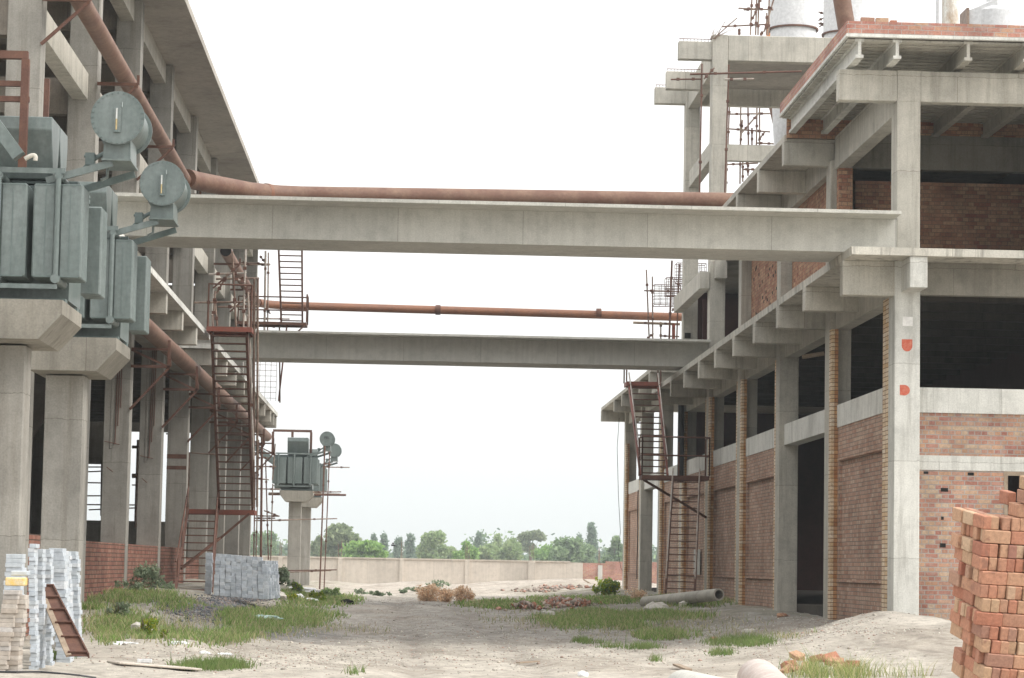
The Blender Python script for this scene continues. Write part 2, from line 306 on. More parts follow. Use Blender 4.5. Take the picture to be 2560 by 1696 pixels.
# ================================================================ GROUND
def ground():
    xs = np.concatenate([[-700, -300, -120, -60, -40], np.arange(-30, -9, 1.0), np.arange(-9, 13, .16), np.arange(13, 30, 1.0), [30, 40, 60, 120, 300, 700]])
    ys = np.concatenate([[-60, -20, 0, 10, 15], np.arange(18, 30, .3), np.arange(30, 90, .22), np.arange(90, 200, .6), [205, 215, 240, 300, 450, 700, 950]])
    nx, ny = len(xs), len(ys); V = np.zeros((ny, nx, 3)); Cc = np.zeros((ny, nx, 3))
    sand = np.array((.54, .50, .435)); grey = np.array((.38, .36, .33)); dirt = np.array((.33, .285, .235)); soil = np.array((.25, .24, .17)); pale = np.array((.45, .405, .35)); gd = np.array((.19, .192, .195))
    for j, y in enumerate(ys):
        for i, x in enumerate(xs):
            V[j, i] = (x, y, gh(x, y))
            n1 = mn.noise(Vector((x*.5, y*.25, 11)))*.5+.5; n2 = mn.noise(Vector((x*1.6, y*.8, 5)))*.5+.5
            c = sand
            g = ss(42, 56, y)*(1-ss(88, 112, y))*.8; c = c*(1-g)+grey*g
            p = ss(108, 125, y); c = c*(1-p)+pale*p
            t = ss(.5, .7, n1)*.45; c = c*(1-t)+dirt*t
            v = (ss(-2.4, -4.2, x)*ss(40, 46, y)+ss(3.5, 6, x)*ss(54, 60, y)*(1-ss(118, 130, y)))*ss(.3, .6, n2)*.55; v = min(v, .7); c = c*(1-v)+soil*v
            for tx in (-.1, 1.7):
                tr = math.exp(-((x-tx-.25*math.sin(y*.05)-.25*mn.noise(Vector((0, y*.12, 9))))/.28)**2)*.5*(.5+.5*n2)*(1-ss(110, 140, y)); c = c*(1-tr)+np.array((.30, .27, .235))*tr
            gr = math.exp(-(((x+3.1)/1.6)**2+((y-52)/4.5)**2)); gr = min(1, gr*1.2); c = c*(1-gr)+gd*gr
            Cc[j, i] = c*(.9+.2*n2)
    idx = np.arange(ny*nx).reshape(ny, nx)
    Fc = np.stack([idx[:-1, :-1], idx[:-1, 1:], idx[1:, 1:], idx[1:, :-1]], -1).reshape(-1, 4)
    o = colmesh('ground', V.reshape(-1, 3), Fc, Cc.reshape(-1, 3), 'ground', True)
    tag(o, 'sandy uneven ground of the unpaved site road between two unfinished buildings', kind='structure')
ground()
# ================================================================ RIGHT BUILDING
XR = 9.07; XL = -6.15; BP = 7.64
RB = thing('factory_building', 'unfinished concrete and red brick factory hall on the right with cantilevered slabs', 'building', (12, 78, 0.5))
def P(mb, name, mat, parent=None, **k): return mb.build(name, mat, parent if parent is not None else RB, **k)
def B(name, mat, x0, x1, y0, y1, z0, z1, parent=None, **k): return P(MB().box(x0, x1, y0, y1, z0, z1), name, mat, parent, **k)
yc = [48.5+BP*k for k in range(9)]
for k, y in enumerate(yc):
    top = [10.44, 10.5, 10.5, 10.5, 18.02, 18.02, 8.2, 8.2, 8.2][k]
    if k == 0:
        c = B('column', 'white', XR, XR+.485, y, y+.62, 0, 7.4, bev=.012); tag(c, 'pale corner column with red paint marks')
        B('column', 'conc', XR+.03, XR+.475, y, y+.6, 7.53, 10.6, bev=.012)
        for (a, b2, c2, d, mt) in ((2256.5, 792, 2282, 816, 'paper'),): 
            p0, p1 = WY(a, b2, y-.004), WY(c2, d, y-.004); B('painted_mark', mt, p0.x, p1.x, y-.006, y-.001, p1.z, p0.z)
        for (cx, cyy) in ((2267.7, 862), (2263, 976)):
            p = WY(cx, cyy, y-.004); m = MB(); r = .10
            pts = [(p.x-r, y-.006, p.z+r), (p.x+r, y-.006, p.z+r)]+[(p.x+r*math.cos(a), y-.006, p.z-.02+r*math.sin(a)*1.1) for a in np.linspace(0, -math.pi, 9)]
            if cyy > 900: pts = [(p.x-r, y-.006, p.z+r)]+[(p.x-.02+r*1.1*math.cos(a), y-.006, p.z+r*math.sin(a)) for a in np.linspace(math.pi/2, -math.pi/2, 9)]+[(p.x-r, y-.006, p.z-r*.9)]
            m.prism(pts, (0, .005, 0)); P(m, 'painted_mark', 'redmark')
    else:
        B('column', 'conc' if k not in (4, 5) else 'white' if 0 else 'conc', XR, XR+.48, y, y+.6, 0, top, bev=.012)
# brick piers beside the columns, infill panels, lintels
bays = ['panel', 'door', 'panel', 'panel', 'panel', 'panel', 'door', 'panel']
for k in range(8):
    y0, y1 = yc[k]+.62, yc[k+1]
    if bays[k] == 'panel':
        for ya, yb, e in ((y0, y0+(.62 if k == 0 else .24), -.012), (y1-.3, y1, 0)):
            B('brick_pier', 'brickT', XR+.004, XR+.07, ya+e, yb, 0, 6.75, rough=.002); B('brick_pier', 'brickO', XR+.078, XR+.15, ya+.004, yb, 0, 6.75)
        a, b2 = y0+(.62 if k == 0 else .24), y1-.3
        m = MB().box(9.22, 9.52, a, b2, 0, 1.30).box(9.22, 9.52, a, b2, 3.93, 4.62).box(9.27, 9.5, a+.25, b2-.25, 1.30, 3.93).box(9.22, 9.52, a, a+.25, 1.3, 3.93).box(9.22, 9.52, b2-.25, b2, 1.3, 3.93)
        w_ = P(m, 'brick_wall', 'brickS')
        for zz in (1.30, 3.90): B('brick_ledge', 'brickS', 9.175, 9.30, a+.2, b2-.2, zz, zz+.035, w_)
        B('lintel', 'white', 9.20, 9.54, a, b2, 4.62, 5.11, rough=.004)
    else:
        B('brick_pier', 'brickT', XR+.025, XR+.26, y0-.9, y0-.62, 0, 6.75) if 0 else None
        B('lintel', 'white', 9.20, 9.54, y0, y1, 4.60, 5.11)
# plaster patch on the bay behind the stair
B('plaster_patch', 'concB', 9.212, 9.22, 82.2, 84.0, 1.35, 2.15)
B('yellow_board', 'yel2', 10.3, 12.6, 62.9, 62.96, .75, 1.75)
B('door_frame', 'dark', 10.9, 10.96, 62.7, 62.8, .75, 5.0)
# front wall right of corner column
yf = 48.78
m = MB().box(9.555, 11.22, yf, yf+.23, 0, 3.46).box(11.22, 15, yf, yf+.23, 0, 1.0).box(13.2, 15, yf, yf+.23, 1, 3.46).box(9.555, 15, yf, yf+.23, 3.735, 4.54)
fw = P(m, 'brick_wall', 'brick')
for a, b2, ww, hh in ((2315, 1182, .045, .022), (2427, 1185.5, .06, .028), (2361, 1225, .07, .035), (2357, 1364, .055, .04), (2356, 1296, .025, .03)):
    p = WY(a, b2, yf); B('putlog_hole', 'dark', p.x-ww, p.x+ww, yf-.003, yf+.01, p.z-hh, p.z+hh, fw)  # flat dark plates painting the shade inside the holes, no real recess
B('plaster_band', 'white', 9.555, 15, yf-.012, yf+.23, 3.462, 3.733, rough=.003)
B('ring_beam', 'white', 9.553, 15, yf-.02, yf+.25, 4.542, 5.02, rough=.004)
wf = P(MB().box(11.22, 11.29, yf-.01, yf+.08, 1, 3.46).box(11.29, 13.2, yf-.01, yf+.08, 3.38, 3.46), 'window_frame', 'plank')
# first floor slab + brackets
SZ = 7.52
m = MB().box(8.1, 15, 47.6, 87.4, 7.38, SZ); P(m, 'floor_slab', 'slab', rough=.006)
m = MB().box(8.1, 22, 88.0, 110.7, 8.19, 8.33); P(m, 'floor_slab', 'conc', rough=.006)
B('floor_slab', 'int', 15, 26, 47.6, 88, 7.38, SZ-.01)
B('bracket', 'conc', 8.08, 9.08, 48.52, 48.85, 6.72, 7.378, bev=.01)
B('bracket', 'white', 9.19, 9.52, 47.64, 48.498, 6.79, 7.378, bev=.01)
for y in np.arange(53.2, 86.5, 3.93): B('bracket', 'conc', 8.08, 9.4, y, y+.34, 6.88, 7.378, bev=.01)
for y in (88.2, 92, 95.8, 99.6, 103.4, 110.35): B('bracket', 'conc', 8.08, 9.4, y, y+.3, 7.73, 8.188, bev=.01)
B('edge_beam', 'conc', 9.20, 9.50, 48.85, 87.4, 6.76, 7.376); B('edge_beam', 'conc', 9.2, 9.5, 88, 110.4, 7.6, 8.188)
B('edge_beam', 'concD', 9.555, 26, 48.55, 48.8, 6.76, 7.376)
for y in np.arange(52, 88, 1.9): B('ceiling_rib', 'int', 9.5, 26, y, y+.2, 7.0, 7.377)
# interior walls; the near long one is added to cut light in the hall
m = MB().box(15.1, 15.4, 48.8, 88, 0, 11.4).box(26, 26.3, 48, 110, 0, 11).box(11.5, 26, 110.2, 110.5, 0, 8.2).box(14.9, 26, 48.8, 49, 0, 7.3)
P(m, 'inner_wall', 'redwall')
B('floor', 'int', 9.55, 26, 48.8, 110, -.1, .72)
# storey 2: upper hall front bay
B('cross_beam', 'conc', 7.98, 9.10, 48.5, 48.8, 10.44, 11.03, bev=.01); B('cross_beam', 'conc', 9.545, 15, 48.5, 48.8, 10.44, 11.03, bev=.01)
B('column_head', 'conc', 9.10, 9.545, 48.49, 48.92, 10.44, 11.03)
B('edge_beam', 'conc', 9.15, 9.45, 48.8, 56.1, 10.28, 11.0)
B('cross_beam', 'concD', 9.45, 26, 56.3, 56.6, 10.37, 11.13)
for i, (x, y0, y1) in enumerate([(8.24, 47.72, 56.3), (8.95, 47.72, 56.3), (10.29, 47.72, 56.3), (11.4, 47.72, 56.3), (12.5, 47.72, 56.3), (13.6, 47.72, 56.3)]):
    z0 = 11.10; m = MB().box(x-.075, x+.075, y0, y1, z0, z0+.06).box(x-.03, x+.03, y0, y1, z0+.06, z0+.31).box(x-.085, x+.085, y0, y1, z0+.31, z0+.37)
    P(m, 'roof_joist', 'white' if i < 2 else 'conc')
m = MB().box(7.97, 15, 47.6, 56.45, 11.475, 11.535); P(m, 'roof_slab', 'white', rough=.004)
for y in np.arange(47.75, 56.2, .32):
    B('roof_tile_row', 'conc', 8.02, 14.9, y, y+.23, 11.425, 11.462)
B('roof_underlay', 'int', 8.02, 14.9, 47.7, 56.3, 11.463, 11.474)  # dark sheet added above the tile rows so their gaps look shaded
m = MB().box(7.98, 15, 47.62, 47.85, 11.536, 11.77).box(7.98, 8.21, 47.85, 56.4, 11.536, 11.77); P(m, 'parapet', 'brickP', rough=.004)
for a, b2, z in ((2152, 2185, 0), (2189, 2220, 0), (2225, 2241, 0)):
    p0, p1 = WY(a, 50, 47.7), WY(b2, 50, 47.7); o = MB().box(p0.x, p1.x, 47.63, 47.74, 11.775, 11.775+(.075 if b2 != 2241 else .035)).build('brick', 'lbrick')
    tag(o, {2185: 'loose brick lying leftmost on the brick parapet at the roof corner', 2220: 'loose yellowish brick lying second from the corner on the roof parapet', 2241: 'broken flat piece of brick on the roof parapet right of two whole bricks'}[b2], 'brick')
# back wall of the upper front bay
m = MB().box(9.7, 26, 56.6, 56.8, 7.5, 10.13).box(8.13, 15, 56.31, 56.44, 11.0, 11.46); P(m, 'brick_wall', 'brickR')
B('brick_pier', 'brickR', 9.2, 9.5, 55.8, 56.1, SZ, 10.28)
B('brick_wall', 'brickR', 9.35, 9.55, 56.75, 63.7, SZ, 10.4); B('brick_wall', 'brickR', 9.35, 9.55, 64.4, 71.4, SZ, 10.4)
for i in range(70):
    y = rnd.uniform(64.6, 71.2); z = rnd.uniform(7.7, 10.3); B('putlog_hole', 'dark', 9.345, 9.36, y-.07, y+.07, z-.04, z+.04)  # dark plates again painting hole shade on the wall face
B('inner_wall', 'redwall', 14, 14.3, 49, 88, 7.5, 11.2)
B('inner_wall', 'redwall', 9.6, 14, 87.8, 88, 7.5, 11.2)
# roof slab 2 (rear, lower)
m = MB().box(8.1, 15, 56.46, 72.4, 10.95, 11.09); P(m, 'roof_slab', 'conc', rough=.005)
for y in (56.47, 60.6, 64.6, 68.6): B('bracket', 'conc', 8.08, 9.2, y, y+.3, 10.42, 10.948, bev=.01)
B('edge_beam', 'conc', 9.2, 9.45, 56.75, 72, 10.38, 10.948)
# tower frame
B('tower_beam', 'conc', 9.56, 18, 79.1, 79.5, 17.22, 18.02, bev=.015); B('tower_beam', 'conc', 9.55, 18, 86.75, 87.1, 17.2, 17.9)
B('tower_beam', 'conc', 9.15, 9.48, 79.66, 86.7, 17.05, 17.9); B('tower_slab', 'soffit', 9.5, 18, 79.5, 86.7, 17.75, 17.9)
B('tower_beam', 'conc', 9.56, 18, 79.1, 79.4, 14.1, 14.6); B('tower_beam', 'conc', 9.2, 9.48, 79.66, 86.7, 14.35, 14.9)
B('tower_beam', 'concD', 9.56, 18, 86.9, 87.2, 13.2, 13.9)
B('tower_beam', 'conc', 8.9, 9.2, 76.8, 86.0, 10.1, 10.62) if 0 else B('tower_beam', 'conc', 8.75, 9.05, 79.0, 86.8, 10.1, 10.62)
B('tower_beam', 'conc', 9.2, 9.54, 78.6, 79.05, 10.4, 10.98); B('tower_slab', 'concD', 9.5, 14, 72.5, 88, 10.9, 11.05)
B('brick_wall', 'redwall', 9.65, 14, 86.0, 86.2, 7.5, 10.5)
for (y, z0, z1) in ((79.15, 17.25, 17.81), (83.0, 17.02, 17.6), (86.9, 17.24, 17.8)):
    st = B('beam_stub', 'conc', 8.03, 9.1 if y != 83.0 else 9.15, y, y+.35, z0, z1, bev=.012)
    m = MB()
    for i in range(9): x = 8.08+i*.11; m.tube([(x, y+.1, z1), (x, y+.1, z1+.09)], .008, 5)
    m.tube([(8.05, y+.1, z1+.09), (9.15, y+.1, z1+.09)], .014, 5); P(m, 'rebar', 'rust', st)
B('vent_plate', 'dark', *(lambda p, q: (p.x, q.x, 86.60, 86.62, q.z, p.z))(WY(1711, 833, 86.7), WY(1726, 847, 86.7)))
# ================================================================ LEFT BUILDING
LB = thing('factory_building', 'unfinished bare concrete frame hall on the left with overhanging roof and tall open columns', 'building', (-12, 72, .6))
def BL(*a, **k): return B(*a, parent=LB, **k)
yl = [42.05+7.5*k for k in range(8)]+[101.4]
for k, y in enumerate(yl):
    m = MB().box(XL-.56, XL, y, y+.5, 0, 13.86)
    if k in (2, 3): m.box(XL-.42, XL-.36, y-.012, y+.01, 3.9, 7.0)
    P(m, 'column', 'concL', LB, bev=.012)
    if k in (2, 3):
        c = MB()
        for q in range(3): c.tube([(XL-.3+.05*q, y-.02, 4.0+.4*q), (XL-.28+.04*q, y-.03, 6.9)], .012, 5)
        c.tube([(XL-.52, y-.10, 4.06), (XL-.2, y-.02, 4.0)], .01, 5); c.tube([(XL-.45, y-.12, 3.5), (XL-.33, y-.02, 3.4)], .01, 5); P(c, 'exposed_rebar', 'rust', LB)
B('painted_band', 'rust', XL-.562, XL-.02, yl[4]-.004, yl[4]+.01, 4.3, 4.42, parent=LB); B('painted_band', 'rust', XL-.562, XL-.02, yl[4]-.004, yl[4]+.01, 4.0, 4.1, parent=LB)
# roof
BL('roof_slab', 'soffit', -24, -5.21, 42.0, 103, 13.87, 14.05)
for k in range(8):
    a, b2 = yl[k]+.5, yl[k+1]
    BL('roof_beam', 'conc', -6.62, -6.32, a, b2, 13.38, 13.868); BL('mid_beam', 'conc', -6.62, -6.33, a, b2, 10.27, 10.77)
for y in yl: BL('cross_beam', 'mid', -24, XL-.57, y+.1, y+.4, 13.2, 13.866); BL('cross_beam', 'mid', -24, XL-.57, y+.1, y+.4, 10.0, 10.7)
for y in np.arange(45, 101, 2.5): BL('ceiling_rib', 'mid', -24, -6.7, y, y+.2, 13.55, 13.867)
# floor slab
for a, b2 in ((42.1, 66.7), (69.4, 101.6)):
    m = MB().box(-6.7, -5.2, a, b2, 7.15, 7.29); P(m, 'floor_slab', 'white', LB, rough=.006)
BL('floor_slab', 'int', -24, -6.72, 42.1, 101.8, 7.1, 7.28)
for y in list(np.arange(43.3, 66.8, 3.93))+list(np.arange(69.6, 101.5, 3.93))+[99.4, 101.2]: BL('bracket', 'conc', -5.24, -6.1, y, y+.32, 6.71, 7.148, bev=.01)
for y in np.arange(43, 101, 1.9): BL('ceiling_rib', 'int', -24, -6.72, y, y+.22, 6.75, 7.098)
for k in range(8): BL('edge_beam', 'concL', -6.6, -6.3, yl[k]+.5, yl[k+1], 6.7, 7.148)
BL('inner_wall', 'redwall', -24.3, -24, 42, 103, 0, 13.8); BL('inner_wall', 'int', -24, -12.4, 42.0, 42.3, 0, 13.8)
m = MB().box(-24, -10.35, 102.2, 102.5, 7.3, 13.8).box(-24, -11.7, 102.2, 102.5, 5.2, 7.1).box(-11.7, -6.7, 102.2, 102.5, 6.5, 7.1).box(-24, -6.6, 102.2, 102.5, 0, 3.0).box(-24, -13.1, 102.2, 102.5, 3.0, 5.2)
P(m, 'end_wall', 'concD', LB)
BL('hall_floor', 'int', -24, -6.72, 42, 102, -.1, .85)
for (k, z) in ((1, 1.84), (2, 1.84), (3, 1.84), (0, 1.9)):
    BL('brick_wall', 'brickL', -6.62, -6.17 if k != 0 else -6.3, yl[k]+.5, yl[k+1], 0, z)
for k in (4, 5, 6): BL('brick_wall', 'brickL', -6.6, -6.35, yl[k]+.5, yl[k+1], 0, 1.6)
# dark machinery and inner columns glimpsed between the columns
for k in range(8):
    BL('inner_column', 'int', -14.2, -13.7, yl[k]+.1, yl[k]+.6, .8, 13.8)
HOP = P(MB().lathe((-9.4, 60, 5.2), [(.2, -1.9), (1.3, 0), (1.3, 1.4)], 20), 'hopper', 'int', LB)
# ================================================================ CONCRETE GIRDERS BETWEEN BUILDINGS
def girder(y, x0, x1, label, dz=0, xf=0):
    t = thing('concrete_girder', label, 'girder', ((x0+x1)/2, y+.85, 7.53+dz), 'concrete girders spanning the site road')
    P(MB().box(x0, x1, y, y+1.75, 7.535+dz, 8.17+dz*1.5), 'web', 'concB', t); P(MB().box(x0, x1-xf, y-.75, y+1.2, 8.172+dz*1.5, 8.235+dz*1.5), 'flange', 'concB', t)
    return t
g1 = girder(48.5, -6.1, 9.098, 'nearer grey concrete girder across the road, ending on the right corner column', 0, .05)
girder(79.0, -5.9, 9.04, 'smaller looking farther grey concrete girder across the road behind the near one', .15)
# ================================================================ PIPES
def elbow(a, c, b, n=8):
    a, b, c = Vector(a), Vector(b), Vector(c); return [a*(1-t)**2+c*2*t*(1-t)+b*t*t for t in [i/n for i in range(n+1)]]
PR = .175
def pipe_bracket(par, x, y, z, reach=1.25, down=.8, side=-1, mat='rust'):
    m = MB(); wx = XL if side < 0 else XR; m.beam((wx, y, z), (wx-side*reach, y, z), .06); m.beam((wx, y, z-down), (wx-side*reach*.97, y, z-.03), .05); m.beam((wx-side*reach, y, z), (wx-side*reach, y, z+.18), .05)
    return P(m, 'pipe_bracket', mat, par)
t = thing('rusty_pipe', 'large rusty pipe along the left upper columns, turning across the road behind the near girder', 'pipe', (-4.5, 50, 8.8))
xa, za = -5.68, 10.8
P(MB().tube([(xa, 36, za), (xa, 63.6, za)], .163, 20), 'pipe_run', 'pipe', t)
P(MB().tube([(-5.62, 63.5, 10.84), (-5.35, 64.4, 10.9), (-4.9, 65.6, 10.98), (-4.3, 66.9, 11.05), (-3.6, 67.8, 11.12), (-3.0, 68.1, 11.15), (9.5, 68.4, 11.3)], .235, 20), 'crossing_pipe', 'pipe', t)
P(MB().tube([(-3.93, 67.4, 11.09), (-3.86, 67.48, 11.1)], .25, 20), 'weld_collar', 'pipeO', t)
for y in yl[0:4]: pipe_bracket(t, 0, y-.03, 10.58, .78, .75)
t = thing('rusty_pipe', 'open-ended upper rusty pipe on the left wall that crosses the road above the far girder', 'pipe', (-5.68, 86, 10.8))
ym = 95.0
P(MB().tube([(-5.68, 77.9, 10.8), (-5.68, 93.6, 10.8)], .175, 18, False), 'pipe_run', 'pipe', t)
P(MB().tube([(-5.68, 77.95, 10.8), (-5.68, 77.96, 10.8)], .165, 18), 'open_end', 'dark', t)
P(MB().tube([(-5.6, 93.5, 10.8), (-5.3, 94.4, 10.84), (-4.8, ym, 10.87), (11, ym, 10.75)], .15, 18), 'crossing_pipe', 'pipeO', t)
for px in (1095, 1497): p = WY(px, 775, ym); P(MB().tube([(p.x-.09, ym, 10.83), (p.x+.09, ym, 10.83)], .185, 16), 'pipe_collar', 'rust', t)
for y in yl[5:7]: pipe_bracket(t, 0, y-.03, 10.58, .8, .75)
t = thing('rusty_pipe', 'lower rusty pipe hung on brackets below the slab of the left building', 'pipe', (-5.58, 70, 6.3))
P(MB().tube([(-5.58, 43, 6.35), (-5.58, 101.2, 6.35)], .185, 20), 'pipe_run', 'pipe', t)
P(MB().lathe((-5.58, 101.2, 6.35), [(.185, 0), (.175, .1), (.12, .17), (.0, .2)], 18, 'Y'), 'end_cap', 'pipe', t)
for y in yl[2:9]: pipe_bracket(t, 0, y-.03, 5.72, .85, .95); P(MB().box(-5.36, -5.30, y-.06, y, 5.70, 6.3).beam((XL, y-.03, 6.10), (-5.33, y-.03, 6.10), .05).beam((XL, y-.03, 6.08), (-5.35, y-.03, 5.72), .045), 'hanger', 'rust', t)
# ================================================================ STAIRCASES
def stair_flight(par, tl, tr, bl, br, n, mat='rust', rail=.9, rails=(True, True), depth=.22):
    tl, tr, bl, br = map(Vector, (tl, tr, bl, br))
    for a, b2 in ((tl, bl), (tr, br)): P(MB().beam(a, b2, .06, .15), 'stringer', mat, par)
    for i in range(n):
        f = (i+.5)/n; a = tl.lerp(bl, f); b2 = tr.lerp(br, f); P(MB().box(a.x, b2.x, a.y-depth/2, a.y+depth/2, a.z-.015, a.z+.015), 'tread', 'rust', par)
    for on, a, b2 in ((rails[0], tl, bl), (rails[1], tr, br)):
        if on:
            u = Vector((.0, 0, rail)); P(MB().tube([a+u*.8, b2+u], .022, 8), 'handrail', 'poleL' if rail < .6 else 'rust', par)
            for f in (.15, .5, .85): q = a.lerp(b2, f); P(MB().tube([q, q+u*.9], .016, 6), 'rail_post', 'rust', par)
def platform(par, x0, x1, y0, y1, z, mat='redox', rail=1.0, sides='fl', th=.12):
    P(MB().box(x0, x1, y0, y0+.05, z-th, z).box(x0, x1, y1-.05, y1, z-th, z).box(x0, x0+.05, y0+.05, y1-.05, z-th, z).box(x1-.05, x1, y0+.05, y1-.05, z-th, z).box(x0+.05, x1-.05, y0+.05, y1-.05, z-.03, z-.01), 'platform', mat, par)
    if rail:
        for zz in (rail, rail*.52):
            pts = {'f': [(x0, y0), (x1, y0)], 'b': [(x0, y1), (x1, y1)], 'l': [(x0, y0), (x0, y1)], 'r': [(x1, y0), (x1, y1)]}
            for s_ in sides: (a, b2), (c, d) = pts[s_]; P(MB().tube([(a, b2, z+zz), (c, d, z+zz)], .025, 7), 'guard_rail', 'rust', par)
        for s_ in sides:
            (a, b2), (c, d) = {'f': [(x0, y0), (x1, y0)], 'b': [(x0, y1), (x1, y1)], 'l': [(x0, y0), (x0, y1)], 'r': [(x1, y0), (x1, y1)]}[s_]
            for q, r_ in ((a, b2), (c, d)): P(MB().tube([(q, r_, z), (q, r_, z+rail)], .025, 7), 'guard_post', 'rust', par)
t = thing('steel_staircase', 'tall rust-red steel staircase in two flights climbing to the slab of the left building', 'staircase', (-4.8, 65, .7))
platform(t, -5.15, -4.02, 64.8, 66.4, 7.33, 'redox', 0); P(MB().tube([(-5.12, 64.85, 7.3), (-5.12, 64.85, 8.4), (-4.05, 64.85, 8.38)], .028, 7).tube([(-4.05, 64.85, 7.3), (-4.05, 64.85, 8.4)], .028, 7), 'guard_rail', 'rust', t)
stair_flight(t, (-5.02, 64.9, 7.2), (-4.15, 64.9, 7.2), (-4.95, 68.1, 2.88), (-4.08, 68.1, 2.88), 24, rail=.55)
platform(t, -5.78, -4.02, 68.0, 69.0, 2.84, 'redox', 0)
stair_flight(t, (-5.75, 68, 2.8), (-4.98, 68, 2.8), (-5.48, 61.9, .72), (-4.62, 61.9, .72), 11, rail=.75)
for a, b2 in (((-5.0, 68.0, 2.0), (-4.15, 68, 2.75)), ((-5.7, 66, 1.3), (-4.9, 68, 2.1))): P(MB().beam(a, b2, .06), 'brace', 'rust', t)
for dx in (0, .09): P(MB().tube([(-4.02+dx, 65.2, 8.6), (-3.98+dx, 66.8, 2.9)], .03, 7), 'support_pipe', 'pole', t)
P(MB().tube([(-5.75, 68, 2.8), (-5.75, 68, 4.3), (-4.7, 68, 4.25)], .022, 7), 'guard_rail', 'pole', t)
t = thing('steel_staircase', 'rust-red steel staircase with railed landing against the right building', 'staircase', (7.9, 78, .9))
stair_flight(t, (7.05, 84.2, 7.45), (8.0, 84.2, 7.45), (6.98, 78.6, 4.3), (7.8, 78.6, 4.3), 15, 'redox', .5)
platform(t, 6.93, 8.95, 77.6, 78.6, 4.3, 'rust', 1.15, 'flr', .13)
platform(t, 6.95, 8.06, 83.9, 84.9, 7.55, 'redox', 1.0, 'lr', .14)
stair_flight(t, (7.86, 77.6, 4.2), (8.66, 77.6, 4.2), (7.42, 74.9, .85), (8.26, 74.9, .85), 17, 'rust', .4)
P(MB().beam((7.0, 77.7, 4.15), (9.05, 79.2, 3.1), .06), 'brace', 'rust', t)
P(MB().tube([(8.03, 77.6, 4.3), (8.03, 77.6, 5.3)], .02, 6), 'guard_post', 'rust', t)
t = thing('steel_ladder', 'far rust-red steel stair ladder rising behind the near girder with a small platform', 'staircase', (-4.3, 88, 8))
stair_flight(t, (-4.68, 88, 13), (-3.86, 88, 13), (-4.5, 88.6, 9.62), (-3.78, 88.6, 9.62), 17, 'rust', .3, (True, False), .15)
platform(t, -6.0, -3.62, 88, 89, 9.62, 'rust', .95, 'br', .1)
P(MB().beam((-4.55, 88.4, 9.5), (-4.8, 95, 7.35), .05, .1), 'stringer', 'rust', t); P(MB().beam((-4.3, 88.4, 9.5), (-4.85, 95, 7.4), .05, .1), 'stringer', 'redox', t)
for a, b2 in (((-5.9, 88, 8.7), (-5.2, 88, 9.55)), ((-3.65, 88, 9.55), (-4.1, 88, 9.1))): P(MB().beam(a, b2, .05), 'brace', 'rust', t)
m = MB()
for i in range(9): z = 7.4+i*.2; m.tube([(-5.75, 94, z), (-4.9, 94, z)], .008, 4)
for i in range(5): x = -5.7+i*.2; m.tube([(x, 94, 7.3), (x, 94, 9.1)], .008, 4)
tag(m.build('rebar_mesh', 'rust'), 'square rebar mesh standing on the far end of the left slab', 'rebar mesh')
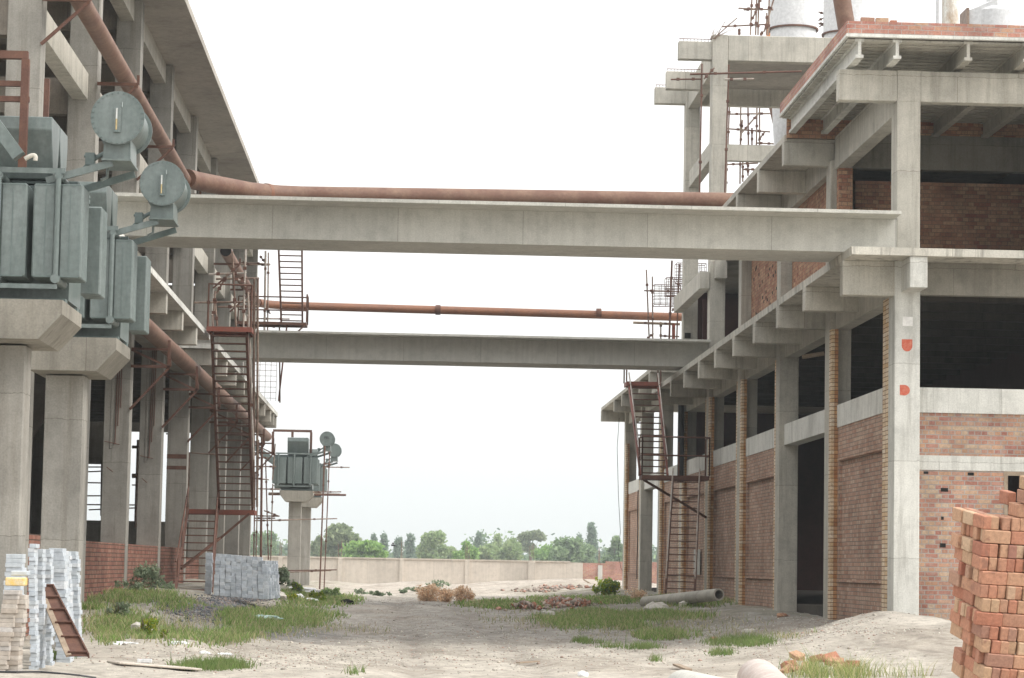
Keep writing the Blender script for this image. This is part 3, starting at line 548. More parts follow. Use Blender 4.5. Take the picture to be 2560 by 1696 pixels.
# ================================================================ TRANSFORMERS
def transformer(y, label):
    t = thing('transformer', label, 'transformer', (-5.2, y+1.0, 4.81), 'grey-green power transformers on concrete piers')
    p = lambda mb, n, mt='grn', par=t, **k: P(mb, n, mt, par, **k)
    p(MB().box(-6.25, -4.5, y+.75, y+1.95, 4.90, 6.35), 'tank', 'grn')
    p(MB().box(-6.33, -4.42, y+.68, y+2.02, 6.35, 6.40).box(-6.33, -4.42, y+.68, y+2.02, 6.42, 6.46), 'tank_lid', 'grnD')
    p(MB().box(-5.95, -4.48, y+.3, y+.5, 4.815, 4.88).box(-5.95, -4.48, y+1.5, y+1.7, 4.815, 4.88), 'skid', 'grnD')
    for x0, x1, hx in ((-6.33, -5.70, -6.06), (-5.63, -4.97, -5.33), (-4.89, -4.26, -4.575)):
        for ya, yb, sgn in ((y+.02, y+.62, 1), (y+2.1, y+2.7, -1)):
            m = MB()
            for q, (a, b2) in enumerate(((x0, hx-.03), (hx+.03, x1))):
                for f in range(7):
                    yy = ya+f*.095; m.box(a, b2, yy, yy+(.06 if f in (0, 6) else .045), 5.12, 6.33)
                m.box(a+.02, b2-.02, ya+.03, yb-.03, 5.16, 6.29)
            r = p(m, 'radiator_bank', 'grn', bev=.02)
            if sgn == 1:
                for zr_ in (5.135, 6.315): p(MB().box(x0+.03, x1-.03, ya-.006, ya+.01, zr_-.008, zr_+.008), 'weld_rim', 'grnD', r)
                for xs_ in ((x0+hx)/2, (x1+hx)/2): p(MB().box(xs_-.004, xs_+.004, ya-.004, ya+.004, 5.2, 6.26), 'seam', 'grnD', r)
            if sgn == 1:
                p(MB().tube([(hx, ya-.04, 5.08), (hx, ya-.04, 6.4)], .035, 10), 'header_pipe', 'grn', r)
                p(MB().tube([(hx, ya-.08, 5.1), (hx, ya+.7, 5.1)], .06, 12), 'lower_pipe', 'grn', r)
                p(MB().tube([(hx, ya-.04, 6.42), (hx, ya+.7, 6.42)], .05, 10), 'upper_pipe', 'grn', r)
    p(MB().beam((-6.3, y-.02, 5.0), (-4.55, y-.02, 5.0), .03, .06), 'base_bar')
    p(MB().beam((-6.2, y+.05, 6.5), (-4.5, y+.05, 6.5), .03, .07), 'top_bar')
    for yy in (y+.35, y+1.15):
        m = MB().prism([(-5.68, yy, 7.25), (-5.68, yy-.03, 7.08), (-5.68, yy+.26, 6.47), (-5.68, yy+.6, 6.47), (-5.68, yy+.74, 7.08), (-5.68, yy+.70, 7.25)], (.95, 0, 0))
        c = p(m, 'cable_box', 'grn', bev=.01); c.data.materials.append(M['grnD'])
    cx_, cz = -3.85, 7.2
    c = p(MB().lathe((cx_, y, cz), [(0, .02), (.33, .02), (.33, .04), (.30, .04), (.30, 1.0), (.345, 1.0), (.345, 1.04), (0, 1.04)], 40, 'Y'), 'conservator', 'grn')
    p(MB().lathe((cx_, y, cz), [(0, -.01), (.345, -.01), (.345, .02), (0, .02)], 40, 'Y'), 'end_flange', 'grn', c)
    b0 = p(MB().tube([(cx_+.322, y-.026, cz), (cx_+.322, y-.01, cz)], .013, 6), 'bolt', 'grnD', c)
    for i in range(1, 28): a = 2*math.pi*i/28; b1 = b0.copy(); COL.objects.link(b1); b1.parent = c; b1.location = b0.location+Vector((.322*(math.cos(a)-1), 0, .322*math.sin(a)))
    p(MB().prism([(cx_-.19, y+.1, 6.68), (cx_+.17, y+.1, 6.68), (cx_+.16, y+.1, 6.95), (cx_-.17, y+.1, 6.95)], (0, .75, 0)), 'saddle', 'grn', c)
    p(MB().box(cx_-.2, cx_+.18, y+.05, y+.95, 6.655, 6.68), 'support_plate', 'grn')
    p(MB().beam((-4.75, y+.12, 6.38), (cx_-.06, y+.12, 6.63), .05, .09), 'support_arm'); p(MB().beam((-4.6, y+.85, 6.30), (cx_+.15, y+.85, 6.60), .05, .09), 'support_arm', 'grnD')
    p(MB().tube(elbow((-4.35, y+.3, 6.5), (-4.2, y+.3, 6.72), (-4.0, y+.3, 6.8)), .03, 8).box(-4.28, -4.16, y+.25, y+.37, 6.62, 6.78).tube([(-4.3, y+.3, 6.74), (-4.14, y+.3, 6.74)], .02, 8), 'valve', 'grnD')
    p(MB().tube([(-4.02, y+.5, 6.64), (-4.02, y+.5, 6.5), (-4.1, y+.5, 6.46)], .022, 7), 'drain_pipe', 'grn')
    return t, c
LBL = ['grey-green power transformer nearest the camera, cut by the left edge of the photo', 'second grey-green power transformer in front of the near girder end, on its own pier',
       'small looking far grey-green transformer with lettering on its round oil tank', 'farthest transformer, mostly hidden behind the other far one']
ty = [33.2, 39.3, 119.9, 131.8]
T2, cons = transformer(ty[1], LBL[1])
def gauge(par, cx_, y, cz):
    P(MB().box(cx_-.045, cx_+.045, y-.03, y-.012, cz-.19, cz+.13), 'gauge_plate', 'grn', par)
    P(MB().tube([(cx_-.01, y-.04, cz-.02), (cx_-.01, y-.04, cz+.12)], .011, 8), 'sight_glass', 'glass', par); P(MB().tube([(cx_-.01, y-.04, cz-.16), (cx_-.01, y-.04, cz-.02)], .011, 8), 'oil_level', 'yelglass', par)
    P(MB().box(cx_-.03, cx_+.02, y-.05, y-.03, cz-.19, cz-.165), 'gauge_foot', 'grnD', par); P(MB().tube([(cx_+.055, y-.03, cz+.2), (cx_+.06, y-.05, cz+.13)], .01, 6), 'hook', 'grn', par)
TS = {1: T2}
for i in (0, 2, 3): TS[i] = dup(T2, (-5.2, ty[i]+1.0, 4.81+(-.05 if i < 2 else 0)), LBL[i])
gauge(T2, -3.85, ty[1], 7.2); gauge(TS[0], -3.85, ty[0], 7.15)
cu_ = bpy.data.curves.new('lettering', 'FONT'); cu_.body = 'PEL.'; cu_.size = .17; cu_.extrude = .002; cu_.materials.append(M['black']); cu_.align_x = 'CENTER'
tmp = bpy.data.objects.new('tmp', cu_); COL.objects.link(tmp); bpy.context.view_layer.update()
me_ = bpy.data.meshes.new_from_object(tmp.evaluated_get(bpy.context.evaluated_depsgraph_get())); bpy.data.objects.remove(tmp)
me_.materials.clear(); me_.materials.append(M['black']); lo = bpy.data.objects.new('lettering', me_); COL.objects.link(lo); lo.parent = TS[2]; lo.location = Vector((-3.85, ty[2]-.03, 7.2))-Vector(TS[2].location); lo.rotation_euler = (math.pi/2, 0, 0)
# inclined bus ducts from the building to each transformer
for i, Yd, pa, pb, wd_ in ((0, 33.0, (-160, 110), (48, 392), .2), (2, 119.6, (596, 1092), (686, 1152), .3), (2, 119.6, (650, 1136), (686, 1162), .12)):
    P(MB().beam(WY(*pa, Yd), WY(*pb, Yd), wd_, wd_*.8), 'bus_duct', 'grn', TS[i])
P(MB().tube(elbow(WY(62, 398, 33.0), WY(94, 378, 33.0), WY(88, 402, 33.0)), .03, 8), 'cable_elbow', 'conc', TS[0])
def gantry(y, x0, x1, z, posts, label, thick=.1):
    t = thing('steel_gantry', label, 'steel frame', ((x0+x1)/2, y, 6.5)); P(MB().beam((x0, y, z), (x1, y, z), thick, thick), 'top_bar', 'rust', t)
    for x, zb in posts: P(MB().box(x-thick/2, x+thick/2, y-.05, y+.05, zb, z-thick/2-.002), 'post', 'rust', t)
    return t
gt = gantry(ty[0]+.1, -7.2, -5.03, 7.95, [(-5.06, 6.48), (-7.1, 6.48)], 'rust-red steel frame standing on the nearest transformer at the left edge', .1)
P(MB().beam((-7.2, ty[0]+.12, 7.58), (-5.1, ty[0]+.12, 7.58), .07), 'rail', 'rust', gt); P(MB().beam((-7.2, ty[0]+.12, 7.38), (-5.0, ty[0]+.12, 7.38), .07), 'rail', 'rust', gt)
P(MB().box(-4.97, -4.90, ty[0]+1.15, ty[0]+1.22, 7.25, 7.85), 'post', 'rust', gt)
gantry(ty[2]+1.2, -6.4, -4.6, 7.6, [(-6.4, 6.45), (-5.5, 7.3), (-4.63, 6.5)], 'rust-red steel frame above the far transformer cable box', .11)
PIERL = ['concrete hammerhead pier carrying the nearest transformer at the left edge', 'concrete hammerhead pier under the second transformer from the camera', 'slender concrete pier under the far transformer beside the scaffold poles', 'farthest concrete pier half hidden behind another one']
PR0 = None
for i, y in reversed(list(enumerate(ty))):
    y = y-.35 if i < 2 else y
    if PR0 is None:
        t = thing('concrete_pier', PIERL[i], 'pier', (-5.2, y+1.1, 0), 'hammerhead piers under the transformers')
        P(MB().box(-5.57, -4.99, y+.78, y+1.35, 0, 4.28), 'shaft', 'concL', t, bev=.01)
        P(MB().prism([(-5.72, y, 4.30), (-4.72, y, 4.30), (-4.43, y, 4.62), (-4.43, y, 4.80), (-5.97, y, 4.80), (-5.97, y, 4.62)], (0, 1.95, 0)), 'cap', 'concD', t); PR0 = t
    else: dup(PR0, (-5.2, y+1.1, -.05 if i == 0 else 0), PIERL[i])

# ================================================================ SILOS, STACK ETC
def silo(px0, px1, Y, ringy, zb, label, cone=True, xo=0):
    a, b2 = WY(px0, 20, Y), WY(px1, 20, Y); r = (b2.x-a.x)/2; cx_ = (a.x+b2.x)/2; zr = WY(px0, ringy, Y).z
    t = thing('metal_silo', label, 'silo', (cx_, Y+r, zb))
    P(MB().lathe((cx_, Y+r, 0), [(r, zr), (r, zr+6), (.01, zr+6.6)], 40), 'shell', 'silver', t)
    P(MB().lathe((cx_, Y+r, 0), [(r*.5, zb), (r*.97, zr-1.2), (r*.97, zr-.02)], 40), 'hopper_cone', 'silver', t)
    P(MB().lathe((cx_, Y+r, 0), [(r*1.0, zr-.03), (r*1.07, zr-.03), (r*1.07, zr+.03), (r*1.0, zr+.03)], 40), 'ring_flange', 'rust', t)
    return t, cx_, r
silo(1933, 2051, 88.5, 62, 12.2, 'tall silver metal silo with rusty ring standing behind the tower frame beam')
silo(2068, 2184, 96, 75, 12.5, 'second silver metal silo partly hidden behind the leaning red pipe')
t = thing('red_pipe', 'thick red pipe slanting down in front of the second silo', 'pipe', (13, 70, 11)); p0, p1 = WY(2095, -60, 70), WY(2128, 140, 70)
P(MB().tube([p0, p1], .245, 20), 'pipe_run', 'pipe', t); 
p0, p1 = WY(1938, 255, 90), WY(1962, 360, 90); P(MB().tube([p0, p1], .26, 18), 'pipe_run', 'pipe', thing('red_pipe', 'red pipe seen below the tower beam behind the silo cone', 'pipe', p1))
p0, p1 = WY(1922, 28, 92), WY(1936, 92, 92)
tag(MB().box(p0.x, p1.x+.3, 92, 92.6, p1.z-.3, p0.z-.1).prism([(p0.x, 92, p0.z-.1), (p1.x+.3, 92, p0.z-.1), (p1.x+.3, 92, p0.z+.3), (p0.x+.15, 92, p0.z+.12)], (0, .6, 0)).build('orange_casing', 'orange'), 'orange machine casing squeezed left of the first silo', 'machine')
def stackpx(name, px0, px1, Y, ztop, zbot, mat, label, cat):
    a, b2 = WY(px0, 30, Y), WY(px1, 30, Y); r = (b2.x-a.x)/2
    t = thing(name, label, cat, ((a.x+b2.x)/2, Y, zbot)); P(MB().lathe(((a.x+b2.x)/2, Y, 0), [(r, zbot), (r, ztop)], 24), 'flue', mat, t); P(MB().lathe(((a.x+b2.x)/2, Y, 0), [(r*1.08, ztop-.1), (r*1.08, ztop), (0.01, ztop)], 24), 'rim', mat, t)
stackpx('chimney_stack', 2355, 2397, 75, 22, 11, 'stack', 'white rust-streaked chimney stack above the brick parapet', 'chimney'); stackpx('vent_pole', 2339, 2347, 75, 22, 11, 'silver', 'thin pale vent pole left of the rust-streaked chimney', 'pole')
Y = 78; cc = WY(2485, 40, Y); t = thing('metal_duct', 'rounded silver fan duct with short round outlet above the parapet at right', 'duct', (cc.x, Y, 11))
P(MB().lathe((cc.x, Y, 0), [(.62, 10), (.62, cc.z+.1), (.40, cc.z+.32), (.24, cc.z+.42), (.24, cc.z+6)], 32), 'outlet', 'silver', t)
q = WY(2412, 40, Y); P(MB().prism([(q.x, Y-.3, q.z-.5), (cc.x, Y-.5, q.z-.5), (cc.x, Y-.5, q.z+.45), (q.x, Y-.3, q.z+.08)], (0, .8, 0)), 'duct_arm', 'silver', t); P(MB().box(q.x-.03, q.x+.05, Y-.42, Y+.6, q.z-.6, q.z+.16), 'duct_flange', 'pole', t)
# ================================================================ SCAFFOLDS  (each pole its own part)
def scaffold(label, Y, poles, mat='pole', r=.026, group='pole scaffolds', clamps=True):
    P0 = WY(*poles[0][:2], Y); t = thing('scaffold', label, 'scaffold', (P0.x, Y, P0.z), group)
    for q in poles:
        dy = q[4] if len(q) > 4 else 0; mt = q[5] if len(q) > 5 else mat; rr = q[6] if len(q) > 6 else r
        a, b2 = WY(q[0], q[1], Y+dy), WY(q[2], q[3], Y+dy); o = P(MB().tube([a, b2], rr, 7), 'pole', mt, t)
        if clamps:
            for f in (.2+rnd.random()*.1, .62+rnd.random()*.15):
                c = a.lerp(b2, f); P(MB().box(c.x-.045, c.x+.045, c.y-.05, c.y+.03, c.z-.04, c.z+.04), 'clamp', 'rust', o)
    return t
scaffold('pole scaffold and rails around the top landing of the left staircase', 66.5, [(581, 630, 590, 818), (614, 608, 608, 830, 0, 'poleL'), (522, 686, 617, 683, .1, 'poleL'), (540, 698, 648, 696, .2), (485, 757, 640, 755, .5), (545, 768, 650, 766, .3), (586, 696, 612, 706, -.1, 'poleL'), (541, 735, 571, 682, .2), (538, 728, 532, 815), (536, 735, 543, 815), (612, 716, 622, 735, 0, 'poleL'), (620, 730, 634, 1150, -.4, 'poleL')])
scaffold('scaffold poles standing between the left building and the far ladder', 93, [(664, 628, 661, 832, 0, 'poleL', .04), (671, 632, 669, 832), (590, 656, 676, 661, .2), (600, 661, 674, 663, .1), (640, 797, 724, 798, .1), (600, 815, 716, 818, 0), (650, 640, 661, 655, .1), (663, 770, 676, 785)])
scaffold('cluster of rusty scaffold poles at the far end of the left building', 106, [(600, 1140, 598, 1400), (612, 1150, 607, 1400), (638, 1180, 634, 1410, 0, 'rust'), (647, 1100, 640, 1400), (655, 1090, 652, 1400, 0, 'rust', .05), (664, 1150, 671, 1400, .3, 'rust'), (640, 1222, 700, 1224, .3), (636, 1167, 690, 1167), (600, 1192, 672, 1200), (640, 1290, 699, 1291, .1), (636, 1296, 688, 1296, .2), (634, 1302, 722, 1301), (660, 1277, 698, 1291, .1), (682, 1210, 676, 1420), (622, 1240, 616, 1400), (688, 1110, 681, 1200), (640, 1145, 670, 1145)])
scaffold('tall scaffold poles beside the far transformer pier', 119.0, [(812, 1115, 799, 1478, 0, 'rust', .035), (824, 1130, 810, 1478, 0, 'rust'), (640, 1428, 842, 1425, .2, 'rust'), (640, 1434, 828, 1427, .4, 'pole'), (640, 1302, 843, 1297, -.1), (806, 1168, 874, 1169), (782, 1231, 853, 1230), (808, 1160, 828, 1161), (671, 1236, 865, 1238, 2.2, 'rust', .05)])
o = MB().beam(WY(672, 1234, 121.9), WY(850, 1237, 121.9), .5, .09).build('scaffold_plank', 'plank'); tag(o, 'dark scaffold plank lying across the poles under the far transformer', 'plank')
scaffold('scaffold poles tied in front of the tower columns', 78.2, [(1755, 160, 1749, 488, 0, 'rust'), (1822, 162, 1812, 488, .3, 'rust'), (1725, 186, 2004, 179, -.1, 'rust', .032), (1677, 199, 1756, 198, .1, 'rust'), (1812, 199, 1885, 198, .1, 'poleL', .035), (1760, 198, 1786, 170, -.1)])
scaffold('rusty scaffold cage seen through the tower frame', 92.5, [(1824, 255, 1820, 365), (1852, 262, 1850, 460), (1856, 300, 1851, 365), (1870, 262, 1871, 365, 0, 'rust'), (1880, 320, 1880, 365, 0, 'rust'), (1893, 225, 1891, 365), (1899, 225, 1899, 365), (1813, 286, 1945, 284), (1815, 322, 1925, 330, .2), (1893, 358, 1935, 360), (1853, 334, 1898, 282, -.1), (1896, 352, 1912, 330), (1815, 412, 1895, 408), (1855, 424, 1893, 424), (1857, 405, 1857, 455), (1870, 405, 1870, 440, 0, 'rust'), (1817, 405, 1815, 480)], r=.03)
scaffold('rusty scaffold poles rising above the tower beam left of the silo', 86.0, [(1880, -10, 1876, 88), (1892, -10, 1889, 88), (1897, -5, 1895, 88), (1923, -5, 1921, 88), (1846, 21, 1933, 25), (1859, 25, 1900, 23, .2), (1804, 67, 1922, 61, .1), (1878, 52, 1894, 22), (1917, 33, 1916, 88), (1910, 80, 1934, 0), (1848, 72, 1848, 88, 0, 'rust'), (1902, 88, 1906, 80), (1903, -5, 1893, 22)], r=.028)
scaffold('brown scaffold poles between the two silos', 97, [(2046, 30, 2072, 40), (2046, 52, 2072, 38), (2046, 60, 2070, 58), (2048, 68, 2072, 50)])
scaffold('scaffold poles and plank standing in front of the tower base', 90, [(1616, 675, 1623, 850), (1631, 692, 1632, 850), (1680, 652, 1673, 850, 0, 'rust', .035), (1698, 660, 1692, 850, 0, 'rust'), (1583, 807, 1700, 811, .1, 'plank', .045), (1610, 727, 1700, 730), (1650, 840, 1698, 842, .1), (1652, 805, 1652, 850, .2), (1684, 810, 1684, 850, 0, 'redox', .06), (1617, 848, 1634, 834), (1680, 778, 1696, 760)])
def cage(p0, p1, Y, nx, nz, label, d=.5):
    a, b2 = WY(p0[0], p0[1], Y), WY(p1[0], p1[1], Y); m = MB()
    for yy in (Y, Y+d):
        for i in range(nx): x = a.x+(b2.x-a.x)*i/(nx-1); m.tube([(x+rnd.uniform(-.02, .02), yy, a.z), (x, yy, b2.z)], .009, 4)
        for i in range(nz): z = a.z+(b2.z-a.z)*i/(nz-1); m.tube([(a.x, yy, z+rnd.uniform(-.03, .03)), (b2.x, yy, z)], .014 if i in (0, nz-1) else .008, 4)
    for x in (a.x, b2.x): m.tube([(x, Y, a.z), (x, Y+d, a.z)], .01, 4); m.tube([(x, Y, b2.z), (x, Y+d, b2.z)], .01, 4)
    tag(m.build('rebar_cage', 'rust'), label, 'rebar cage', 'rebar cages at the tower')
cage((1692, 658), (1765, 706), 88.3, 8, 6, 'upper rebar cage sticking out left of the tower under the near girder'); cage((1666, 695), (1737, 740), 89, 8, 6, 'middle rebar cage beside the tower column above the far pipe'); cage((1636, 712), (1700, 764), 90, 5, 7, 'lowest bent rebar cage hanging over the far crossing pipe')
m = MB(); a = WY(1783, 98, 79); 
for i in range(14): m.tube([a+Vector((rnd.uniform(-.1, .1), 0, 0)), a+Vector((rnd.uniform(-.3, .75), rnd.uniform(-.2, .2), rnd.uniform(.2, .65)))], .006, 4)
m.tube([a, WY(1843, 45, 79)], .018, 5); tag(m.build('rebar_starter', 'pole'), 'bent starter rebars poking from the corner top of the tower frame', 'rebar')
# far scaffold glimpsed through the left hall
scaffold('dark scaffold seen through the open ground floor of the left building', 99, [(220, 1168, 262, 1168), (220, 1180, 262, 1178), (215, 1207, 262, 1208), (215, 1240, 262, 1240), (215, 1262, 350, 1263), (222, 1275, 345, 1270), (345, 1100, 338, 1320, 0, 'pole', .05), (256, 1160, 254, 1290, 0, 'pole', .06), (330, 1118, 352, 1118, 0, 'pole', .06), (330, 1190, 352, 1190, 0, 'pole', .09), (330, 1213, 352, 1213), (415, 1085, 440, 1085), (420, 1130, 424, 1290)], clamps=False)
# black drain pipe on right building
t = thing('drain_pipe', 'black drain pipe standing against the right building behind the staircase landing', 'pipe', (9.0, 85, 1)); P(MB().tube([(8.98, 86.2, 4.4), (8.98, 86.2, 7.6)], .11, 12).tube([(8.98, 86.2, 7.5), (9.3, 86.2, 7.7)], .1, 10), 'pipe_run', 'black', t)
m = MB(); pts = [WY(x, y, 110.2) for x, y in ((1548, 1045), (1543, 1120), (1546, 1240), (1551, 1330), (1545, 1380), (1552, 1420), (1575, 1460))]; m.tube(pts, .012, 5); tag(m.build('hanging_cable', 'black'), 'thin black cable hanging at the far corner of the right building', 'cable')
m = MB(); pts = [(9.02, 102.6+.1*math.sin(i*1.3), 4.6-i*.5) for i in range(8)]; m.tube(pts, .02, 5); tag(m.build('hanging_cable', 'black'), 'dark cable hanging down the column beside the far doorway', 'cable')
o = MB().tube([WY(2006, 893, 60), WY(2060, 884, 60)], .05, 8).build('timber_prop', 'plank'); tag(o, 'pale timber pole sticking out under the slab of the right building', 'pole')
# ================================================================ BOUNDARY WALL
t = thing('boundary_wall', 'long plastered boundary wall with pillars closing the end of the site road', 'wall', (0, 185, 0))
x1w = WY(1457, 1440, 185).x
P(MB().box(-26, x1w, 185, 185.22, -.3, 1.86), 'wall_panel', 'plaster', t); P(MB().box(-26, x1w-.9, 184.92, 185.3, 1.862, 1.95), 'coping', 'plaster', t, rough=.01)
def pillar(px, par, zt=1.95, ww=.32):
    c = WY(px, 1440, 185).x; o = P(MB().box(c-ww/2, c+ww/2, 184.9, 184.998, -.3, zt), 'pillar', 'concB' if par is not t else 'plaster', par); m = MB()
    for i in range(4): x = c+rnd.uniform(-.15, .15); m.tube([(x, 184.95+.08*(i % 2), zt), (x+rnd.uniform(-.05, .05), 184.95, zt+rnd.uniform(.8, 1.35))], .012, 4)
    P(m, 'rebar', 'pole', o)
for px in (550, 700, 850, 1004, 1168): pillar(px, t)
pillar(1329, t, 1.9, .5)
t2 = thing('boundary_wall', 'bare red brick stretch of boundary wall beside the far corner of the right building', 'wall', ((x1w+16)/2, 185, 0))
P(MB().box(x1w+.004, 40, 185.0, 185.23, -.3, 1.85).box(x1w+1.6, 40, 185, 185.23, 1.852, 1.99), 'brick_wall', 'brickP', t2, rough=.0); pillar(1500, t2, 1.7)
# ================================================================ VEGETATION
def leafcloud(n, blobs, size, cols, seed=0, flat=.6):
    g = np.random.default_rng(seed); W = np.array([b[3]*b[4]*b[5] for b in blobs])**.7; W /= W.sum(); V = []; Fc = []; Cc = []
    ci = g.choice(len(blobs), n, p=W)
    for i in range(n):
        b = blobs[ci[i]]; d = g.normal(size=3); d /= np.linalg.norm(d); rr = g.uniform(.35, 1.0)**.5*(1+.26*g.normal())
        c = np.array(b[:3])+d*np.array(b[3:6])*rr; a = g.normal(size=3); a /= np.linalg.norm(a); bb = np.cross(a, g.normal(size=3)); bb /= np.linalg.norm(bb)
        s = size*g.uniform(.5, 1.4); k = len(V); V += [c-a*s-bb*s*flat, c+a*s-bb*s*flat*.6, c+a*s+bb*s*flat, c-a*s*.7+bb*s*flat]; Fc.append((k, k+1, k+2, k+3))
        col = np.array(cols[g.integers(len(cols))])*(g.uniform(.75, 1.2)); Cc += [col]*4
    return np.array(V), np.array(Fc), np.array(Cc)
def tree(px, ytop, wpx, Y, cols, label, name='tree', n=1800, shape='round', seed=0, trunkpx=None, base=1396):
    g = random.Random(seed+100); Y = Y*1.6; s = Y/F; pt = WY(px, ytop, Y); wd = wpx*s*1.12; H = pt.z+.15; x0 = pt.x
    t = thing(name, label, 'tree', (x0, Y, 0), 'trees beyond the boundary wall')
    blobs = []
    if shape == 'slim':
        for i in range(9): z = H*(.35+.6*i/8); blobs.append((x0+g.uniform(-.12, .12)*wd, Y+g.uniform(-.3, .3), z, wd*.3*(1.1-.6*abs(i/8-.45)), wd*.4, H*.1))
    elif shape == 'umbrella':
        for i in range(9): blobs.append((x0+g.uniform(-.42, .42)*wd, Y+g.uniform(-1, 1), H*g.uniform(.82, .93), wd*.2, wd*.2, H*.07))
        for i in range(4): blobs.append((x0+g.uniform(-.3, .3)*wd, Y, H*g.uniform(.55, .75), wd*.2, wd*.2, H*.1))
    else:
        for i in range(15):
            z = g.uniform(.22, .86); lim = .5*math.sqrt(max(.05, 1-((z-.5)/.52)**2)); blobs.append((x0+g.uniform(-lim, lim)*wd*.8, Y+g.uniform(-lim, lim)*wd, H*z, wd*.21, wd*.2, H*.13))
        blobs.append((x0+g.uniform(-.05, .1)*wd, Y, H*.83, wd*.2, wd*.18, H*.13))
    V, Fc, Cc = leafcloud(int(n*2.4), blobs, wd*.03+.12, cols, seed)
    colmesh('crown', V, Fc, Cc, 'leaf', loc=(x0, Y, H*.55), parent=t)
    m = MB().tube([(x0, Y, 0), (x0+.05*wd, Y, H*.35), (x0-.03*wd, Y, H*.7)], H*.022+.05, 7, r2=.04)
    for i in range(5): b = blobs[i*2 % len(blobs)]; m.tube([(x0, Y, H*.3), ((x0+b[0])/2, (Y+b[1])/2, (H*.35+b[2])/2), b[:3]], .06, 5, r2=.02)
    P(m, 'trunk', 'bark', t)
GR = [(.30, .40, .18), (.37, .46, .22), (.24, .34, .15)]; DG = [(.23, .33, .16), (.28, .38, .2), (.19, .28, .14)]; BRT = [(.26, .42, .12), (.32, .48, .15), (.2, .35, .1)]; OL = [(.26, .32, .18), (.31, .36, .21), (.21, .27, .15)]; BL_ = [(.2, .28, .2), (.24, .32, .23), (.16, .23, .17)]  # crown greens lightened in the colour to stand in for distance haze
TR = [(855, 1311, 78, 262, OL, 'big broad olive green tree standing left behind the wall near the far pier', 'round', 3600), (800, 1336, 34, 275, OL, 'small loose tree touching the left side of the broad olive tree', 'round', 1400),
      (672, 1328, 50, 300, DG, 'hazy tree glimpsed left of the far pier', 'round', 1800), (640, 1332, 50, 320, DG, 'hazy tree behind the scaffold poles at the far end of the left building', 'round', 1500), (783, 1360, 26, 330, DG, 'low bluish tree between the far pier and the broad olive tree', 'round', 900),
      (908, 1356, 90, 240, BRT, 'low bright green spreading tree right of the broad olive tree', 'round', 2600), (934, 1342, 24, 330, BL_, 'thin grey green tree rising behind the bright green one', 'slim', 900), (960, 1338, 24, 330, BL_, 'slender airy tree standing alone right of the bright green tree', 'slim', 900),
      (996, 1348, 26, 340, BL_, 'slender tree just left of the wall pillar rebars', 'slim', 900), (1026, 1341, 30, 335, BL_, 'slender taller tree just right of the wall pillar rebars', 'slim', 1100), (1082, 1329, 58, 300, GR, 'rounded mid green tree in the centre of the photo', 'round', 2400), (1118, 1366, 40, 310, GR, 'low shoulder-like tree joined to the right of the central tree', 'round', 1200),
      (1166, 1353, 48, 270, BRT, 'small bright tree behind a wall pillar with rebars', 'round', 1600), (1197, 1337, 26, 340, BL_, 'slim pale tree right of the small bright tree', 'slim', 1000), (1243, 1342, 26, 330, GR, 'slim bushy tree rising out of the pale tree belt', 'slim', 1000), (1222, 1362, 56, 310, GR, 'low pale green tree in the belt left of the umbrella tree', 'round', 1500), (1280, 1346, 62, 300, GR, 'mid green tree in the belt below the umbrella tree', 'round', 1900),
      (1326, 1328, 58, 350, OL, 'brownish umbrella shaped tree topping the tree belt', 'umbrella', 1500), (1372, 1362, 60, 320, BRT, 'pale yellow green low tree right of the umbrella tree', 'round', 1500), (1418, 1346, 66, 290, DG, 'dark green tree left of the tall slim pale tree', 'round', 2400), (1462, 1362, 60, 300, DG, 'wide dark green tree under the tall slim pale tree', 'round', 2000),
      (1478, 1316, 34, 350, BL_, 'tall slim pale tree rising highest near the right building', 'slim', 1400), (1450, 1340, 22, 370, BL_, 'thin pale tree left of the tallest slim tree', 'slim', 700), (1537, 1338, 46, 290, DG, 'dense bluish green tree against the corner of the right building', 'round', 2400)]
for i, (px, yt, wp, Y, cl, lb, sh, n) in enumerate(TR): tree(px, yt, wp, Y, cl, lb, 'tree', n, sh, i)
# low far belt
bl = [(x, 620+rnd.uniform(-20, 40), 1.5, 4.5, 3, rnd.uniform(2.2, 4.6 if x < 14 else 7.2)) for x in np.arange(-60, 70, 3.2)]
V, Fc, Cc = leafcloud(30000, bl, .5, DG+BL_, 77); tag(colmesh('hedgerow', V, Fc, Cc, 'leaf'), 'low far belt of hazy bushes along the horizon beyond the wall', 'bushes', kind='stuff')
def bush(px, py, wpx, hpx, cols, label, n=500, leaf=.035, name='bush', cat='bush'):
    p = G(px, py); s = p.y/F; w_, h_ = wpx*s, hpx*s; kk = 1.55 if name == 'dry_bush' else 1; bl = [(p.x+rnd.gauss(0, .24 if kk == 1 else .17)*w_, p.y+rnd.uniform(-.3, .3)*w_, p.z+h_*rnd.uniform(.12, .75), w_*.13*kk, w_*.15*kk, h_*.2*kk) for _ in range(14)]; n = int(n*(1.6 if kk > 1 else 1)); leaf *= (.6 if kk > 1 else 1)
    V, Fc, Cc = leafcloud(n, bl, leaf, cols, int(px)); k = len(V); m = []
    for q in range(12):
        a = rnd.uniform(0, 6.28); e = np.array((p.x+math.cos(a)*w_*.35, p.y+math.sin(a)*w_*.3, p.z+h_*rnd.uniform(.6, 1))); b0 = np.array((p.x, p.y, p.z-.03)); sd_ = np.array((.006, .004, 0))
        V = np.vstack([V, b0-sd_, b0+sd_, e+sd_*.4, e-sd_*.4]); Fc = np.vstack([Fc, [(k, k+1, k+2, k+3)]]); Cc = np.vstack([Cc]+[np.array([[.16, .13, .08]])]*4); k += 4
    return tag(colmesh(name, V, Fc, Cc, 'leaf', loc=tuple(p)), label, cat)
